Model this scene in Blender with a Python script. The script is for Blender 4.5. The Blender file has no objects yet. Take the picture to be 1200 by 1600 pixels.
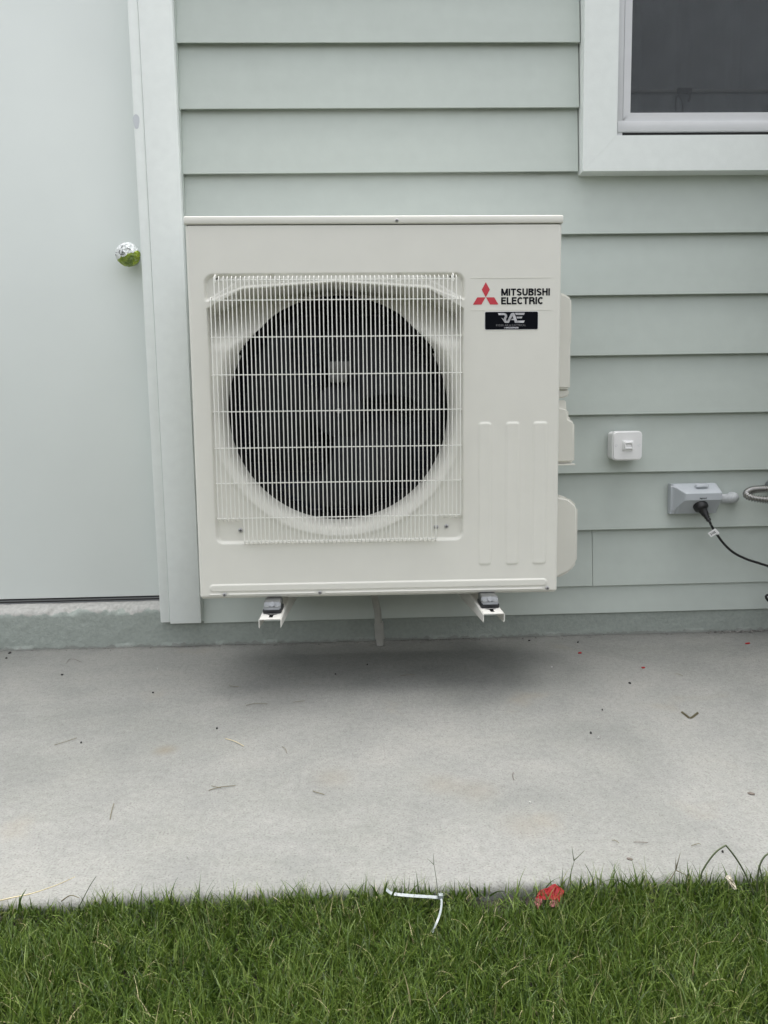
import bpy, bmesh, math, random
import numpy as np
from mathutils import Vector, Matrix, noise

random.seed(7); rng = np.random.default_rng(11)
sc = bpy.context.scene
COL = sc.collection

# ------------------------------------------------------------------ camera
CAM = np.array([-0.04563, -1.78748, 0.65943]); PITCH, YAW, ROLL, FPX = 0.12132, 0.03279, -0.01727, 1199.18
_f = np.array([math.sin(YAW)*math.cos(PITCH), math.cos(YAW)*math.cos(PITCH), -math.sin(PITCH)])
_r0 = np.array([math.cos(YAW), -math.sin(YAW), 0.0]); _u0 = np.cross(_r0, _f)
_r = math.cos(ROLL)*_r0 + math.sin(ROLL)*_u0
_u = -math.sin(ROLL)*_r0 + math.cos(ROLL)*_u0
cd = bpy.data.cameras.new('camera'); cam = bpy.data.objects.new('camera', cd); COL.objects.link(cam)
cd.sensor_fit = 'VERTICAL'; cd.sensor_height = 32.0; cd.sensor_width = 24.0; cd.lens = 32.0*FPX/1600.0
cd.clip_start = 0.02; cd.clip_end = 500
cam.matrix_world = Matrix(((_r[0], _u[0], -_f[0], CAM[0]), (_r[1], _u[1], -_f[1], CAM[1]), (_r[2], _u[2], -_f[2], CAM[2]), (0, 0, 0, 1)))
sc.camera = cam

# ------------------------------------------------------------------ sky and sun (bright overcast)
SUN_EL, SUN_AZ = 76.0, 170.0        # azimuth measured from -Y (in front of the wall) towards +X
w = bpy.data.worlds.new('World'); sc.world = w; w.use_nodes = True
nt = w.node_tree; nt.nodes.clear()
sky = nt.nodes.new('ShaderNodeTexSky'); sky.sky_type = 'NISHITA'; sky.sun_disc = False
sky.sun_elevation = math.radians(SUN_EL)
sky.sun_rotation = math.radians(180 - SUN_AZ)
sky.air_density = 1.0; sky.dust_density = 6.0; sky.ozone_density = 1.0
hs = nt.nodes.new('ShaderNodeHueSaturation'); hs.inputs['Saturation'].default_value = 0.18
bg = nt.nodes.new('ShaderNodeBackground'); bg.inputs['Strength'].default_value = 0.15
wo = nt.nodes.new('ShaderNodeOutputWorld')
nt.links.new(sky.outputs[0], hs.inputs['Color']); nt.links.new(hs.outputs[0], bg.inputs[0]); nt.links.new(bg.outputs[0], wo.inputs[0])
sd = bpy.data.lights.new('sun', 'SUN'); sd.energy = 0.72; sd.angle = math.radians(60); sd.color = (1.0, 0.97, 0.92)
sun = bpy.data.objects.new('sun', sd); COL.objects.link(sun)
el, az = math.radians(SUN_EL), math.radians(SUN_AZ)
sdir = Vector((math.sin(az)*math.cos(el), -math.cos(az)*math.cos(el), math.sin(el)))   # towards the sun
sun.rotation_euler = sdir.to_track_quat('Z', 'Y').to_euler(); sun.location = sdir*20
vs = sc.view_settings
vs.view_transform = 'Standard'; vs.look = 'None'; vs.gamma = 1.0; vs.exposure = 1.50
try: vs.use_curve_mapping = False
except Exception: pass

W = 0.438          # y of the weatherboards' front face; the unit's front is at y = 0
UX, UY, UZ = 0.0, 0.0, 0.24407      # the unit's base
U_RX, U_RY = -0.0059, 0.00507

def ray(px, py): return (px-600)/FPX*_r - (py-800)/FPX*_u + _f
def at_y(px, py, y):
    d = ray(px, py); t = (y-CAM[1])/d[1]; return Vector(CAM + t*d)
def at_z(px, py, z):
    d = ray(px, py); t = (z-CAM[2])/d[2]; return Vector(CAM + t*d)

# ------------------------------------------------------------------ materials
def mat(name, col, rough=0.5, metal=0.0, var=0.0, vscale=3.0, bump=0.0, bscale=200.0, spec=0.5, coat=0.0, bdist=0.001, var2=0.0, v2scale=60.0, streak=None):
    m = bpy.data.materials.new(name); m.use_nodes = True
    n = m.node_tree.nodes; l = m.node_tree.links
    b = n['Principled BSDF']
    b.inputs['Roughness'].default_value = rough; b.inputs['Metallic'].default_value = metal
    b.inputs['Specular IOR Level'].default_value = spec
    if coat: b.inputs['Coat Weight'].default_value = coat; b.inputs['Coat Roughness'].default_value = 0.12
    tc = n.new('ShaderNodeTexCoord')
    src = None
    def mul(prev, scale, amt, detail=4, sc3=None):
        nz = n.new('ShaderNodeTexNoise'); nz.inputs['Scale'].default_value = scale; nz.inputs['Detail'].default_value = detail
        if sc3:
            mp = n.new('ShaderNodeMapping'); mp.inputs['Scale'].default_value = sc3
            l.new(tc.outputs['Object'], mp.inputs[0]); l.new(mp.outputs[0], nz.inputs['Vector'])
        else: l.new(tc.outputs['Object'], nz.inputs['Vector'])
        mr = n.new('ShaderNodeMapRange'); mr.inputs['From Min'].default_value = 0.3; mr.inputs['From Max'].default_value = 0.7
        mr.inputs['To Min'].default_value = 1-amt; mr.inputs['To Max'].default_value = 1+amt
        l.new(nz.outputs['Fac'], mr.inputs['Value'])
        mx = n.new('ShaderNodeMix'); mx.data_type = 'RGBA'; mx.blend_type = 'MULTIPLY'; mx.inputs['Factor'].default_value = 1
        if prev is None: mx.inputs[6].default_value = (*col, 1)
        else: l.new(prev, mx.inputs[6])
        l.new(mr.outputs[0], mx.inputs[7]); return mx.outputs[2]
    b.inputs['Base Color'].default_value = (*col, 1)
    if var: src = mul(src, vscale, var)
    if var2: src = mul(src, v2scale, var2, 6)
    if streak: src = mul(src, 1.0, streak[0], 4, streak[1])
    if src: l.new(src, b.inputs['Base Color'])
    if bump:
        nz = n.new('ShaderNodeTexNoise'); nz.inputs['Scale'].default_value = bscale; nz.inputs['Detail'].default_value = 5
        l.new(tc.outputs['Object'], nz.inputs['Vector'])
        bp = n.new('ShaderNodeBump'); bp.inputs['Strength'].default_value = bump; bp.inputs['Distance'].default_value = bdist
        l.new(nz.outputs['Fac'], bp.inputs['Height']); l.new(bp.outputs[0], b.inputs['Normal'])
    m.diffuse_color = (*col, 1)
    return m

SIDING = (0.505, 0.556, 0.518)
M = {}
M['siding'] = mat('painted weatherboard', SIDING, 0.62, var=0.022, vscale=2.2, bump=0.25, bscale=90, bdist=0.0006, var2=0.02, v2scale=25, streak=(0.015, (3, 3, 26)))
M['trim'] = mat('painted trim', (0.775, 0.815, 0.790), 0.6, var=0.025, vscale=3, bump=0.35, bscale=260, bdist=0.0006, var2=0.02, v2scale=40)
M['door'] = mat('painted door', (0.745, 0.790, 0.765), 0.55, var=0.03, vscale=2.0, bump=0.12, bscale=160, bdist=0.0004)
M['alu'] = mat('window aluminium', (0.62, 0.63, 0.64), 0.42, var=0.03, vscale=20)
M['seal'] = mat('black rubber', (0.02, 0.02, 0.02), 0.6)
M['sealgrey'] = mat('grey aluminium strip', (0.25, 0.26, 0.27), 0.35, metal=0.7)
M['panel'] = mat('cream enamel steel', (0.735, 0.727, 0.668), 0.33, var=0.012, vscale=4, bump=0.05, bscale=350, bdist=0.0003, spec=0.5, var2=0.015, v2scale=18)
M['plastic'] = mat('cream plastic', (0.70, 0.692, 0.632), 0.42, var=0.03, vscale=8, bump=0.1, bscale=300, bdist=0.0003)
M['wire'] = mat('coated wire', (0.86, 0.86, 0.81), 0.38, var=0.04, vscale=30)
M['fan'] = mat('dark grey fan plastic', (0.014, 0.016, 0.020), 0.5, spec=0.3, var=0.1, vscale=10)
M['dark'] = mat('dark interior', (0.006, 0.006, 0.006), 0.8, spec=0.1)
M['throat'] = mat('shade-darkened throat', (0.012, 0.012, 0.012), 0.7, spec=0.2)  # near-black colour stands in for shade inside the cream tube
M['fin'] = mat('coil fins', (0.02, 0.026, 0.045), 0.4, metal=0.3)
M['tube'] = mat('coil tubes', (0.10, 0.10, 0.12), 0.35, metal=0.8)
M['motor'] = mat('motor metal', (0.12, 0.12, 0.115), 0.5, metal=0.3, var=0.2, vscale=40)
M['steel'] = mat('zinc screw', (0.42, 0.42, 0.42), 0.4, metal=0.6)
M['clamp'] = mat('zinc clamp', (0.27, 0.28, 0.285), 0.28, metal=0.85, var=0.12, vscale=60)
M['rubber'] = mat('black mount rubber', (0.018, 0.019, 0.022), 0.5)
M['bracket'] = mat('white powder coated steel', (0.68, 0.67, 0.63), 0.4, var=0.04, vscale=14)
M['red'] = mat('red emblem', (0.56, 0.035, 0.055), 0.4)
M['ink'] = mat('black lettering', (0.006, 0.006, 0.010), 0.5, spec=0.15)
M['stickerblack'] = mat('black sticker', (0.002, 0.003, 0.006), 0.4, spec=0.08)
M['silver'] = mat('silver print', (0.50, 0.50, 0.52), 0.35, metal=0.2, var=0.5, vscale=45)
M['greyprint'] = mat('grey print', (0.14, 0.14, 0.15), 0.4)
M['whiteprint'] = mat('white print', (0.7, 0.7, 0.75), 0.4)
M['white'] = mat('white switch plastic', (0.86, 0.86, 0.86), 0.3, var=0.01, vscale=20)
M['outlet'] = mat('pale grey outlet plastic', (0.47, 0.50, 0.53), 0.38, var=0.02, vscale=20)
M['conduit'] = mat('grey conduit', (0.46, 0.48, 0.49), 0.5)
M['cord'] = mat('black cord', (0.012, 0.012, 0.013), 0.4)
M['hose'] = mat('stainless hose', (0.40, 0.395, 0.385), 0.22, metal=1.0)
M['drain'] = mat('grey drain hose', (0.38, 0.38, 0.35), 0.55, var=0.1, vscale=30)
M['ziptie'] = mat('white cable tie', (0.25, 0.28, 0.285), 0.35)
M['redplastic'] = mat('red plastic', (0.30, 0.006, 0.010), 0.5, spec=0.3, var=0.15, vscale=60)
M['pinkwear'] = mat('scuffed pink plastic', (0.30, 0.11, 0.10), 0.6, var=0.25, vscale=150)
M['speck'] = mat('pale paint speck', (0.42, 0.42, 0.40), 0.6)
M['blackbit'] = mat('black grit', (0.012, 0.011, 0.010), 0.6)
M['twig'] = mat('dry grass stem', (0.14, 0.125, 0.075), 0.8, var=0.2, vscale=60)
M['straw'] = mat('straw', (0.50, 0.43, 0.27), 0.8, var=0.2, vscale=60)
M['leaf'] = mat('dry leaf', (0.12, 0.10, 0.085), 0.8, var=0.2, vscale=90)
M['stalk'] = mat('dark grass stalk', (0.075, 0.095, 0.045), 0.7, var=0.2, vscale=60)
M['foil'] = mat('foil scrap', (0.62, 0.58, 0.48), 0.25, metal=0.5, var=0.3, vscale=120)
M['soil'] = mat('soil', (0.03, 0.025, 0.018), 0.95, var=0.35, vscale=25, bump=1.0, bscale=120, bdist=0.01)
M['reflection_curtain'] = mat('grey curtain', (0.36, 0.38, 0.39), 0.9, var=0.5, vscale=3.5)  # mottled tones stand in for tree and cloud reflections
def glass_mat():
    m = bpy.data.materials.new('window glass'); m.use_nodes = True; n = m.node_tree.nodes; l = m.node_tree.links
    t = n.new('ShaderNodeBsdfTransparent'); t.inputs[0].default_value = (0.72, 0.75, 0.76, 1); g_ = n.new('ShaderNodeBsdfGlossy'); g_.inputs['Roughness'].default_value = 0.02
    fr = n.new('ShaderNodeFresnel'); fr.inputs[0].default_value = 1.5; a = n.new('ShaderNodeMath'); a.operation = 'MULTIPLY'; a.inputs[1].default_value = 1.5; l.new(fr.outputs[0], a.inputs[0])
    ms = n.new('ShaderNodeMixShader'); l.new(a.outputs[0], ms.inputs[0]); l.new(t.outputs[0], ms.inputs[1]); l.new(g_.outputs[0], ms.inputs[2]); l.new(ms.outputs[0], n['Material Output'].inputs[0]); return m
M['glass'] = glass_mat()
M['room'] = mat('dim room', (0.10, 0.10, 0.105), 0.9, var=0.25, vscale=3)
M['roomdark'] = mat('window latch', (0.006, 0.006, 0.007), 0.7, spec=0.1)

def nd(m, t): return m.node_tree.nodes.new(t)

def concrete(name):
    m = bpy.data.materials.new(name); m.use_nodes = True
    n = m.node_tree.nodes; l = m.node_tree.links; b = n['Principled BSDF']; b.inputs['Roughness'].default_value = 0.88
    b.inputs['Specular IOR Level'].default_value = 0.25
    tc = n.new('ShaderNodeTexCoord')
    def noise_(scale, detail=5, rough=0.5, sc3=None, dist=0.0):
        z = n.new('ShaderNodeTexNoise'); z.inputs['Scale'].default_value = scale; z.inputs['Detail'].default_value = detail
        z.inputs['Roughness'].default_value = rough; z.inputs['Distortion'].default_value = dist
        if sc3:
            mp = n.new('ShaderNodeMapping'); mp.inputs['Scale'].default_value = sc3; l.new(tc.outputs['Object'], mp.inputs[0]); l.new(mp.outputs[0], z.inputs['Vector'])
        else: l.new(tc.outputs['Object'], z.inputs['Vector'])
        return z.outputs['Fac']
    def ramp(fac, stops):
        r = n.new('ShaderNodeValToRGB'); e = r.color_ramp.elements
        e[0].position, e[0].color = stops[0][0], (*stops[0][1], 1); e[1].position, e[1].color = stops[-1][0], (*stops[-1][1], 1)
        for p, c in stops[1:-1]:
            x = e.new(p); x.color = (*c, 1)
        l.new(fac, r.inputs[0]); return r.outputs[0]
    def mix(a, c, f=1.0, mode='MULTIPLY', facl=None):
        x = n.new('ShaderNodeMix'); x.data_type = 'RGBA'; x.blend_type = mode; x.inputs['Factor'].default_value = f
        if facl: l.new(facl, x.inputs['Factor'])
        for s, i in ((a, 6), (c, 7)):
            if isinstance(s, tuple): x.inputs[i].default_value = (*s, 1)
            else: l.new(s, x.inputs[i])
        return x.outputs[2]
    c = ramp(noise_(2.6, 5, 0.6, dist=0.8), [(0.34, (0.186, 0.190, 0.178)), (0.55, (0.218, 0.220, 0.207)), (0.72, (0.238, 0.237, 0.222))])
    c = mix(c, ramp(noise_(9, 6, 0.6), [(0.3, (0.93, 0.93, 0.94)), (0.5, (1, 1, 1)), (0.75, (1.05, 1.045, 1.03))]))
    c = mix(c, ramp(noise_(75, 4, 0.6, (1.15, 1, 1)), [(0.30, (0.88, 0.88, 0.87)), (0.5, (1, 1, 1)), (0.72, (1.09, 1.09, 1.08))]))
    c = mix(c, ramp(noise_(300, 3, 0.6), [(0.30, (0.62, 0.60, 0.57)), (0.42, (0.98, 0.98, 0.98)), (0.66, (1.14, 1.14, 1.14))]))
    # scattered dark pores
    v = n.new('ShaderNodeTexVoronoi'); v.inputs['Scale'].default_value = 55; l.new(tc.outputs['Object'], v.inputs['Vector'])
    c = mix(c, ramp(v.outputs['Distance'], [(0.03, (0.55, 0.53, 0.5)), (0.06, (1, 1, 1))]))
    # faint rusty blotches
    c = mix(c, (0.25, 0.21, 0.15), mode='MIX', facl=ramp(noise_(4.3, 3, 0.5), [(0.64, (0, 0, 0)), (0.80, (0.35, 0.35, 0.35))]))
    def spot(px, py, r, col, k, c):
        vm = n.new('ShaderNodeVectorMath'); vm.operation = 'DISTANCE'; l.new(tc.outputs['Object'], vm.inputs[0]); vm.inputs[1].default_value = (px, py, 0)
        mr = n.new('ShaderNodeMapRange'); mr.inputs['From Min'].default_value = r; mr.inputs['From Max'].default_value = 0
        mr.inputs['To Min'].default_value = 0; mr.inputs['To Max'].default_value = k; mr.interpolation_type = 'SMOOTHSTEP'; l.new(vm.outputs['Value'], mr.inputs['Value'])
        return mix(c, col, mode='MIX', facl=mr.outputs[0])
    for px, py in ((258, 1172), (520, 1215), (745, 1235), (690, 1225), (820, 1290)):
        q = at_z(px, py, 0); c = spot(q.x, q.y, 0.035 if px == 258 else 0.06, (0.17, 0.13, 0.08), 0.42 if px == 258 else 0.18, c)
    l.new(c, b.inputs['Base Color'])
    h1 = noise_(330, 3, 0.6); h2 = noise_(55, 5, 0.6)
    a = n.new('ShaderNodeMath'); a.operation = 'MULTIPLY_ADD'; l.new(h2, a.inputs[0]); a.inputs[1].default_value = 1.6; l.new(h1, a.inputs[2])
    bp = n.new('ShaderNodeBump'); bp.inputs['Strength'].default_value = 0.55; bp.inputs['Distance'].default_value = 0.0016
    l.new(a.outputs[0], bp.inputs['Height']); l.new(bp.outputs[0], b.inputs['Normal'])
    return m
M['concrete'] = concrete('path concrete')

def foundation_mat():
    m = bpy.data.materials.new('painted rough concrete'); m.use_nodes = True
    n = m.node_tree.nodes; l = m.node_tree.links; b = n['Principled BSDF']; b.inputs['Roughness'].default_value = 0.75
    g = n.new('ShaderNodeNewGeometry'); sx = n.new('ShaderNodeSeparateXYZ'); l.new(g.outputs['Position'], sx.inputs[0])
    z1 = n.new('ShaderNodeTexNoise'); z1.inputs['Scale'].default_value = 30; z1.inputs['Detail'].default_value = 6; l.new(g.outputs['Position'], z1.inputs['Vector'])
    # bare concrete shows above an uneven paint line near the top edge, and as chips
    ma = n.new('ShaderNodeMath'); ma.operation = 'MULTIPLY_ADD'; l.new(z1.outputs['Fac'], ma.inputs[0]); ma.inputs[1].default_value = -0.045; ma.inputs[2].default_value = 0.130
    cmp_ = n.new('ShaderNodeMath'); cmp_.operation = 'SUBTRACT'; l.new(sx.outputs['Z'], cmp_.inputs[0]); l.new(ma.outputs[0], cmp_.inputs[1])
    mr = n.new('ShaderNodeMapRange'); mr.inputs['From Min'].default_value = -0.001; mr.inputs['From Max'].default_value = 0.002; l.new(cmp_.outputs[0], mr.inputs['Value'])
    z2 = n.new('ShaderNodeTexNoise'); z2.inputs['Scale'].default_value = 90; z2.inputs['Detail'].default_value = 5; l.new(g.outputs['Position'], z2.inputs['Vector'])
    r1 = n.new('ShaderNodeValToRGB'); e = r1.color_ramp.elements
    e[0].position = 0.3; e[0].color = (0.300, 0.336, 0.308, 1); e[1].position = 0.7; e[1].color = (0.350, 0.388, 0.358, 1); l.new(z2.outputs['Fac'], r1.inputs[0])
    r2 = n.new('ShaderNodeValToRGB'); e = r2.color_ramp.elements
    e[0].position = 0.25; e[0].color = (0.36, 0.36, 0.34, 1); e[1].position = 0.7; e[1].color = (0.50, 0.495, 0.47, 1); l.new(z2.outputs['Fac'], r2.inputs[0])
    mx = n.new('ShaderNodeMix'); mx.data_type = 'RGBA'; l.new(mr.outputs[0], mx.inputs['Factor']); l.new(r1.outputs[0], mx.inputs[6]); l.new(r2.outputs[0], mx.inputs[7])
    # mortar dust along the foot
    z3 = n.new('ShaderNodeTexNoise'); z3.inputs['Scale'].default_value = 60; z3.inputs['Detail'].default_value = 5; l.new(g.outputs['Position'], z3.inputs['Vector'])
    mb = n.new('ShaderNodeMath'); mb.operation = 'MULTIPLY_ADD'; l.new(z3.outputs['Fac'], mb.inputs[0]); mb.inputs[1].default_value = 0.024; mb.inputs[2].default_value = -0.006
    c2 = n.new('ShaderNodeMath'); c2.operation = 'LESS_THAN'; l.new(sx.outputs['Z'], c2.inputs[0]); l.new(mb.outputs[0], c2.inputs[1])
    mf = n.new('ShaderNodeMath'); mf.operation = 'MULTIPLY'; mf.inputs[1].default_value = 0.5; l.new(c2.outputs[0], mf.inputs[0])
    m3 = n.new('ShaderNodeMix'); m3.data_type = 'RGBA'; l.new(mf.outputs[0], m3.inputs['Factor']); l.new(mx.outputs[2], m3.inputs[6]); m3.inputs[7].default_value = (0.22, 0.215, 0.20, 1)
    l.new(m3.outputs[2], b.inputs['Base Color'])
    bp = n.new('ShaderNodeBump'); bp.inputs['Strength'].default_value = 0.7; bp.inputs['Distance'].default_value = 0.002
    z4 = n.new('ShaderNodeTexNoise'); z4.inputs['Scale'].default_value = 170; z4.inputs['Detail'].default_value = 4; l.new(g.outputs['Position'], z4.inputs['Vector'])
    l.new(z4.outputs['Fac'], bp.inputs['Height']); l.new(bp.outputs[0], b.inputs['Normal'])
    return m
M['foundation'] = foundation_mat()

def grass_mat():
    m = bpy.data.materials.new('grass blades'); m.use_nodes = True
    n = m.node_tree.nodes; l = m.node_tree.links; b = n['Principled BSDF']; out = n['Material Output']
    at = n.new('ShaderNodeAttribute'); at.attribute_name = 'rnd'
    r = n.new('ShaderNodeValToRGB'); e = r.color_ramp.elements
    e[0].position = 0.0; e[0].color = (0.018, 0.040, 0.005, 1); e[1].position = 1.0; e[1].color = (0.50, 0.44, 0.27, 1)
    for p, c in ((0.35, (0.054, 0.098, 0.012)), (0.7, (0.104, 0.156, 0.022)), (0.90, (0.17, 0.23, 0.06)), (0.945, (0.20, 0.20, 0.085)), (0.96, (0.38, 0.33, 0.18))):
        x = e.new(p); x.color = (*c, 1)
    l.new(at.outputs['Fac'], r.inputs[0])
    b.inputs['Roughness'].default_value = 0.45; b.inputs['Specular IOR Level'].default_value = 0.32
    l.new(r.outputs[0], b.inputs['Base Color'])
    tr = n.new('ShaderNodeBsdfTranslucent'); l.new(r.outputs[0], tr.inputs['Color'])
    ms = n.new('ShaderNodeMixShader'); ms.inputs[0].default_value = 0.2
    l.new(b.outputs[0], ms.inputs[1]); l.new(tr.outputs[0], ms.inputs[2]); l.new(ms.outputs[0], out.inputs['Surface'])
    return m
M['grass'] = grass_mat()

def screen_mat():
    m = bpy.data.materials.new('insect mesh'); m.use_nodes = True
    n = m.node_tree.nodes; l = m.node_tree.links; b = n['Principled BSDF']; out = n['Material Output']
    tc = n.new('ShaderNodeTexCoord')
    def wave(axis):
        x = n.new('ShaderNodeTexWave'); x.wave_type = 'BANDS'; x.bands_direction = axis; x.inputs['Scale'].default_value = 0.314*500/1.0
        x.inputs['Distortion'].default_value = 0.6; x.inputs['Detail'].default_value = 2; x.inputs['Detail Scale'].default_value = 0.05
        l.new(tc.outputs['Object'], x.inputs['Vector']); return x.outputs['Fac']
    a = n.new('ShaderNodeMath'); a.operation = 'MAXIMUM'; l.new(wave('X'), a.inputs[0]); l.new(wave('Z'), a.inputs[1])
    nz = n.new('ShaderNodeTexNoise'); nz.inputs['Scale'].default_value = 7; nz.inputs['Detail'].default_value = 4; l.new(tc.outputs['Object'], nz.inputs['Vector'])
    mr = n.new('ShaderNodeMapRange'); mr.inputs['To Min'].default_value = 0.05; mr.inputs['To Max'].default_value = 0.42; l.new(a.outputs[0], mr.inputs['Value'])
    ad = n.new('ShaderNodeMath'); ad.operation = 'MULTIPLY_ADD'; l.new(nz.outputs['Fac'], ad.inputs[0]); ad.inputs[1].default_value = 0.16; l.new(mr.outputs[0], ad.inputs[2])
    b.inputs['Base Color'].default_value = (0.075, 0.083, 0.090, 1); b.inputs['Roughness'].default_value = 0.7
    tr = n.new('ShaderNodeBsdfTransparent'); ms = n.new('ShaderNodeMixShader'); l.new(ad.outputs[0], ms.inputs[0])
    l.new(tr.outputs[0], ms.inputs[1]); l.new(b.outputs[0], ms.inputs[2]); l.new(ms.outputs[0], out.inputs['Surface'])
    return m
M['screen'] = screen_mat()

def wrap_mat():
    m = bpy.data.materials.new('printed plastic wrap'); m.use_nodes = True
    n = m.node_tree.nodes; l = m.node_tree.links; b = n['Principled BSDF']
    tc = n.new('ShaderNodeTexCoord'); sx = n.new('ShaderNodeSeparateXYZ'); l.new(tc.outputs['Object'], sx.inputs[0])
    nz = n.new('ShaderNodeTexNoise'); nz.inputs['Scale'].default_value = 38; nz.inputs['Detail'].default_value = 3; l.new(tc.outputs['Object'], nz.inputs['Vector'])
    a = n.new('ShaderNodeMath'); a.operation = 'MULTIPLY_ADD'; l.new(nz.outputs['Fac'], a.inputs[0]); a.inputs[1].default_value = 0.030; a.inputs[2].default_value = -0.021
    a2 = n.new('ShaderNodeMath'); a2.operation = 'MULTIPLY_ADD'; l.new(sx.outputs['X'], a2.inputs[0]); a2.inputs[1].default_value = 0.35; l.new(a.outputs[0], a2.inputs[2])
    c = n.new('ShaderNodeMath'); c.operation = 'LESS_THAN'; l.new(sx.outputs['Z'], c.inputs[0]); l.new(a2.outputs[0], c.inputs[1])
    mx = n.new('ShaderNodeMix'); mx.data_type = 'RGBA'; l.new(c.outputs[0], mx.inputs['Factor']); mx.inputs[6].default_value = (0.80, 0.83, 0.82, 1)
    r = n.new('ShaderNodeValToRGB'); e = r.color_ramp.elements; e[0].position = .35; e[0].color = (0.13, 0.20, 0.03, 1); e[1].position = .6; e[1].color = (0.36, 0.46, 0.03, 1)
    l.new(nz.outputs['Fac'], r.inputs[0]); l.new(r.outputs[0], mx.inputs[7])
    l.new(mx.outputs[2], b.inputs['Base Color']); b.inputs['Roughness'].default_value = 0.28; b.inputs['Coat Weight'].default_value = 0.25
    return m
M['wrap'] = wrap_mat()

# ------------------------------------------------------------------ mesh helpers
def link(name, me, parent=None, m=None, loc=None, rot=None, smooth=False):
    o = bpy.data.objects.new(name, me); COL.objects.link(o)
    if parent is not None: o.parent = parent
    if m is not None and me is not None and not me.materials: me.materials.append(M[m] if isinstance(m, str) else m)
    if loc is not None: o.location = loc
    if rot is not None: o.rotation_euler = rot
    if smooth and me is not None:
        me.polygons.foreach_set('use_smooth', [True]*len(me.polygons))
    return o
def thing(name, label, cat, loc=(0, 0, 0), rot=(0, 0, 0), group=None):
    o = bpy.data.objects.new(name, None); COL.objects.link(o); o.location = loc; o.rotation_euler = rot
    o.empty_display_size = 0.05
    o['label'] = label; o['category'] = cat
    if group: o['group'] = group
    return o
def tag(o, label, cat, group=None):
    o['label'] = label; o['category'] = cat
    if group: o['group'] = group
    return o
def kind(o, k): o['kind'] = k; return o
def finish(bm, name):
    me = bpy.data.meshes.new(name); bm.to_mesh(me); bm.free(); return me
def smooth_by_angle(me, deg=35):
    me.polygons.foreach_set('use_smooth', [True]*len(me.polygons))
    bm = bmesh.new(); bm.from_mesh(me); lim = math.radians(deg)
    for e in bm.edges:
        if len(e.link_faces) == 2: e.smooth = e.calc_face_angle(0) < lim
    bm.to_mesh(me); bm.free()
def box_bm(x0, x1, y0, y1, z0, z1, bev=0.0, seg=2, bm=None):
    own = bmesh.new()
    vs_ = [own.verts.new(p) for p in ((x0, y0, z0), (x1, y0, z0), (x1, y1, z0), (x0, y1, z0), (x0, y0, z1), (x1, y0, z1), (x1, y1, z1), (x0, y1, z1))]
    for f in ((0, 3, 2, 1), (4, 5, 6, 7), (0, 1, 5, 4), (1, 2, 6, 5), (2, 3, 7, 6), (3, 0, 4, 7)): own.faces.new([vs_[i] for i in f])
    if bev > 0: bmesh.ops.bevel(own, geom=own.edges[:], offset=bev, segments=seg, profile=0.5, affect='EDGES')
    if bm is None: return own
    me = bpy.data.meshes.new('t'); own.to_mesh(me); own.free(); bm.from_mesh(me); bpy.data.meshes.remove(me); return bm
def box(name, b, m, parent=None, bev=0.0, seg=2, **k):
    me = finish(box_bm(*b, bev, seg), name)
    if bev > 0: smooth_by_angle(me, 40)
    return link(name, me, parent, m, **k)
def prism_bm(poly, y0, y1, bm=None, bev=0):
    """poly in xz, extruded along y"""
    bm = bm or bmesh.new()
    a = [bm.verts.new((x, y0, z)) for x, z in poly]; b = [bm.verts.new((x, y1, z)) for x, z in poly]
    n = len(poly); bm.faces.new(a); bm.faces.new(b[::-1])
    for i in range(n): bm.faces.new((a[i], b[i], b[(i+1) % n], a[(i+1) % n]))
    bmesh.ops.recalc_face_normals(bm, faces=bm.faces[:])
    return bm
def prism(name, poly, y0, y1, m, parent=None, **k):
    return link(name, finish(prism_bm(poly, y0, y1), name), parent, m, **k)
def tube_bm(pts, r, n=8, bm=None, cap=True, radii=None, sx=1.0):
    bm = bm or bmesh.new(); pts = [Vector(p) for p in pts]; rings = []
    up = None
    for i, p in enumerate(pts):
        t = (pts[min(i+1, len(pts)-1)] - pts[max(i-1, 0)]).normalized()
        if up is None:
            up = Vector((0, 0, 1)) if abs(t.z) < 0.9 else Vector((0, 1, 0))
        s = t.cross(up).normalized(); up = s.cross(t).normalized()
        rr = radii[i] if radii else r
        rings.append([bm.verts.new(p + (s*math.cos(2*math.pi*k/n)*sx + up*math.sin(2*math.pi*k/n))*rr) for k in range(n)])
    for a, b in zip(rings, rings[1:]):
        for k in range(n): bm.faces.new((a[k], a[(k+1) % n], b[(k+1) % n], b[k]))
    if cap: bm.faces.new(rings[0][::-1]); bm.faces.new(rings[-1])
    return bm
def tube(name, pts, r, m, parent=None, n=8, radii=None, **k):
    me = finish(tube_bm(pts, r, n, radii=radii), name); smooth_by_angle(me, 60); return link(name, me, parent, m, **k)
def lathe_bm(prof, cx, cz, n=64, bm=None, a0=0, a1=2*math.pi):
    """profile (r, y) revolved about a y-parallel axis"""
    bm = bm or bmesh.new(); rings = []; full = abs(a1-a0-2*math.pi) < 1e-6
    for r, y in prof:
        rings.append([bm.verts.new((cx+r*math.cos(a0+(a1-a0)*k/n), y, cz+r*math.sin(a0+(a1-a0)*k/n))) for k in range(n if full else n+1)])
    for a, b in zip(rings, rings[1:]):
        for k in range(n):
            k2 = (k+1) % n if full else k+1
            bm.faces.new((a[k], a[k2], b[k2], b[k]))
    bmesh.ops.recalc_face_normals(bm, faces=bm.faces[:]); return bm
def lathe(name, prof, cx, cz, m, parent=None, n=64, **k):
    bm = lathe_bm(prof, cx, cz, n)
    if prof[0][0] < 1e-4 or prof[-1][0] < 1e-4: bmesh.ops.remove_doubles(bm, verts=bm.verts[:], dist=1e-5)
    me = finish(bm, name); smooth_by_angle(me, 40); return link(name, me, parent, m, **k)
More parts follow.
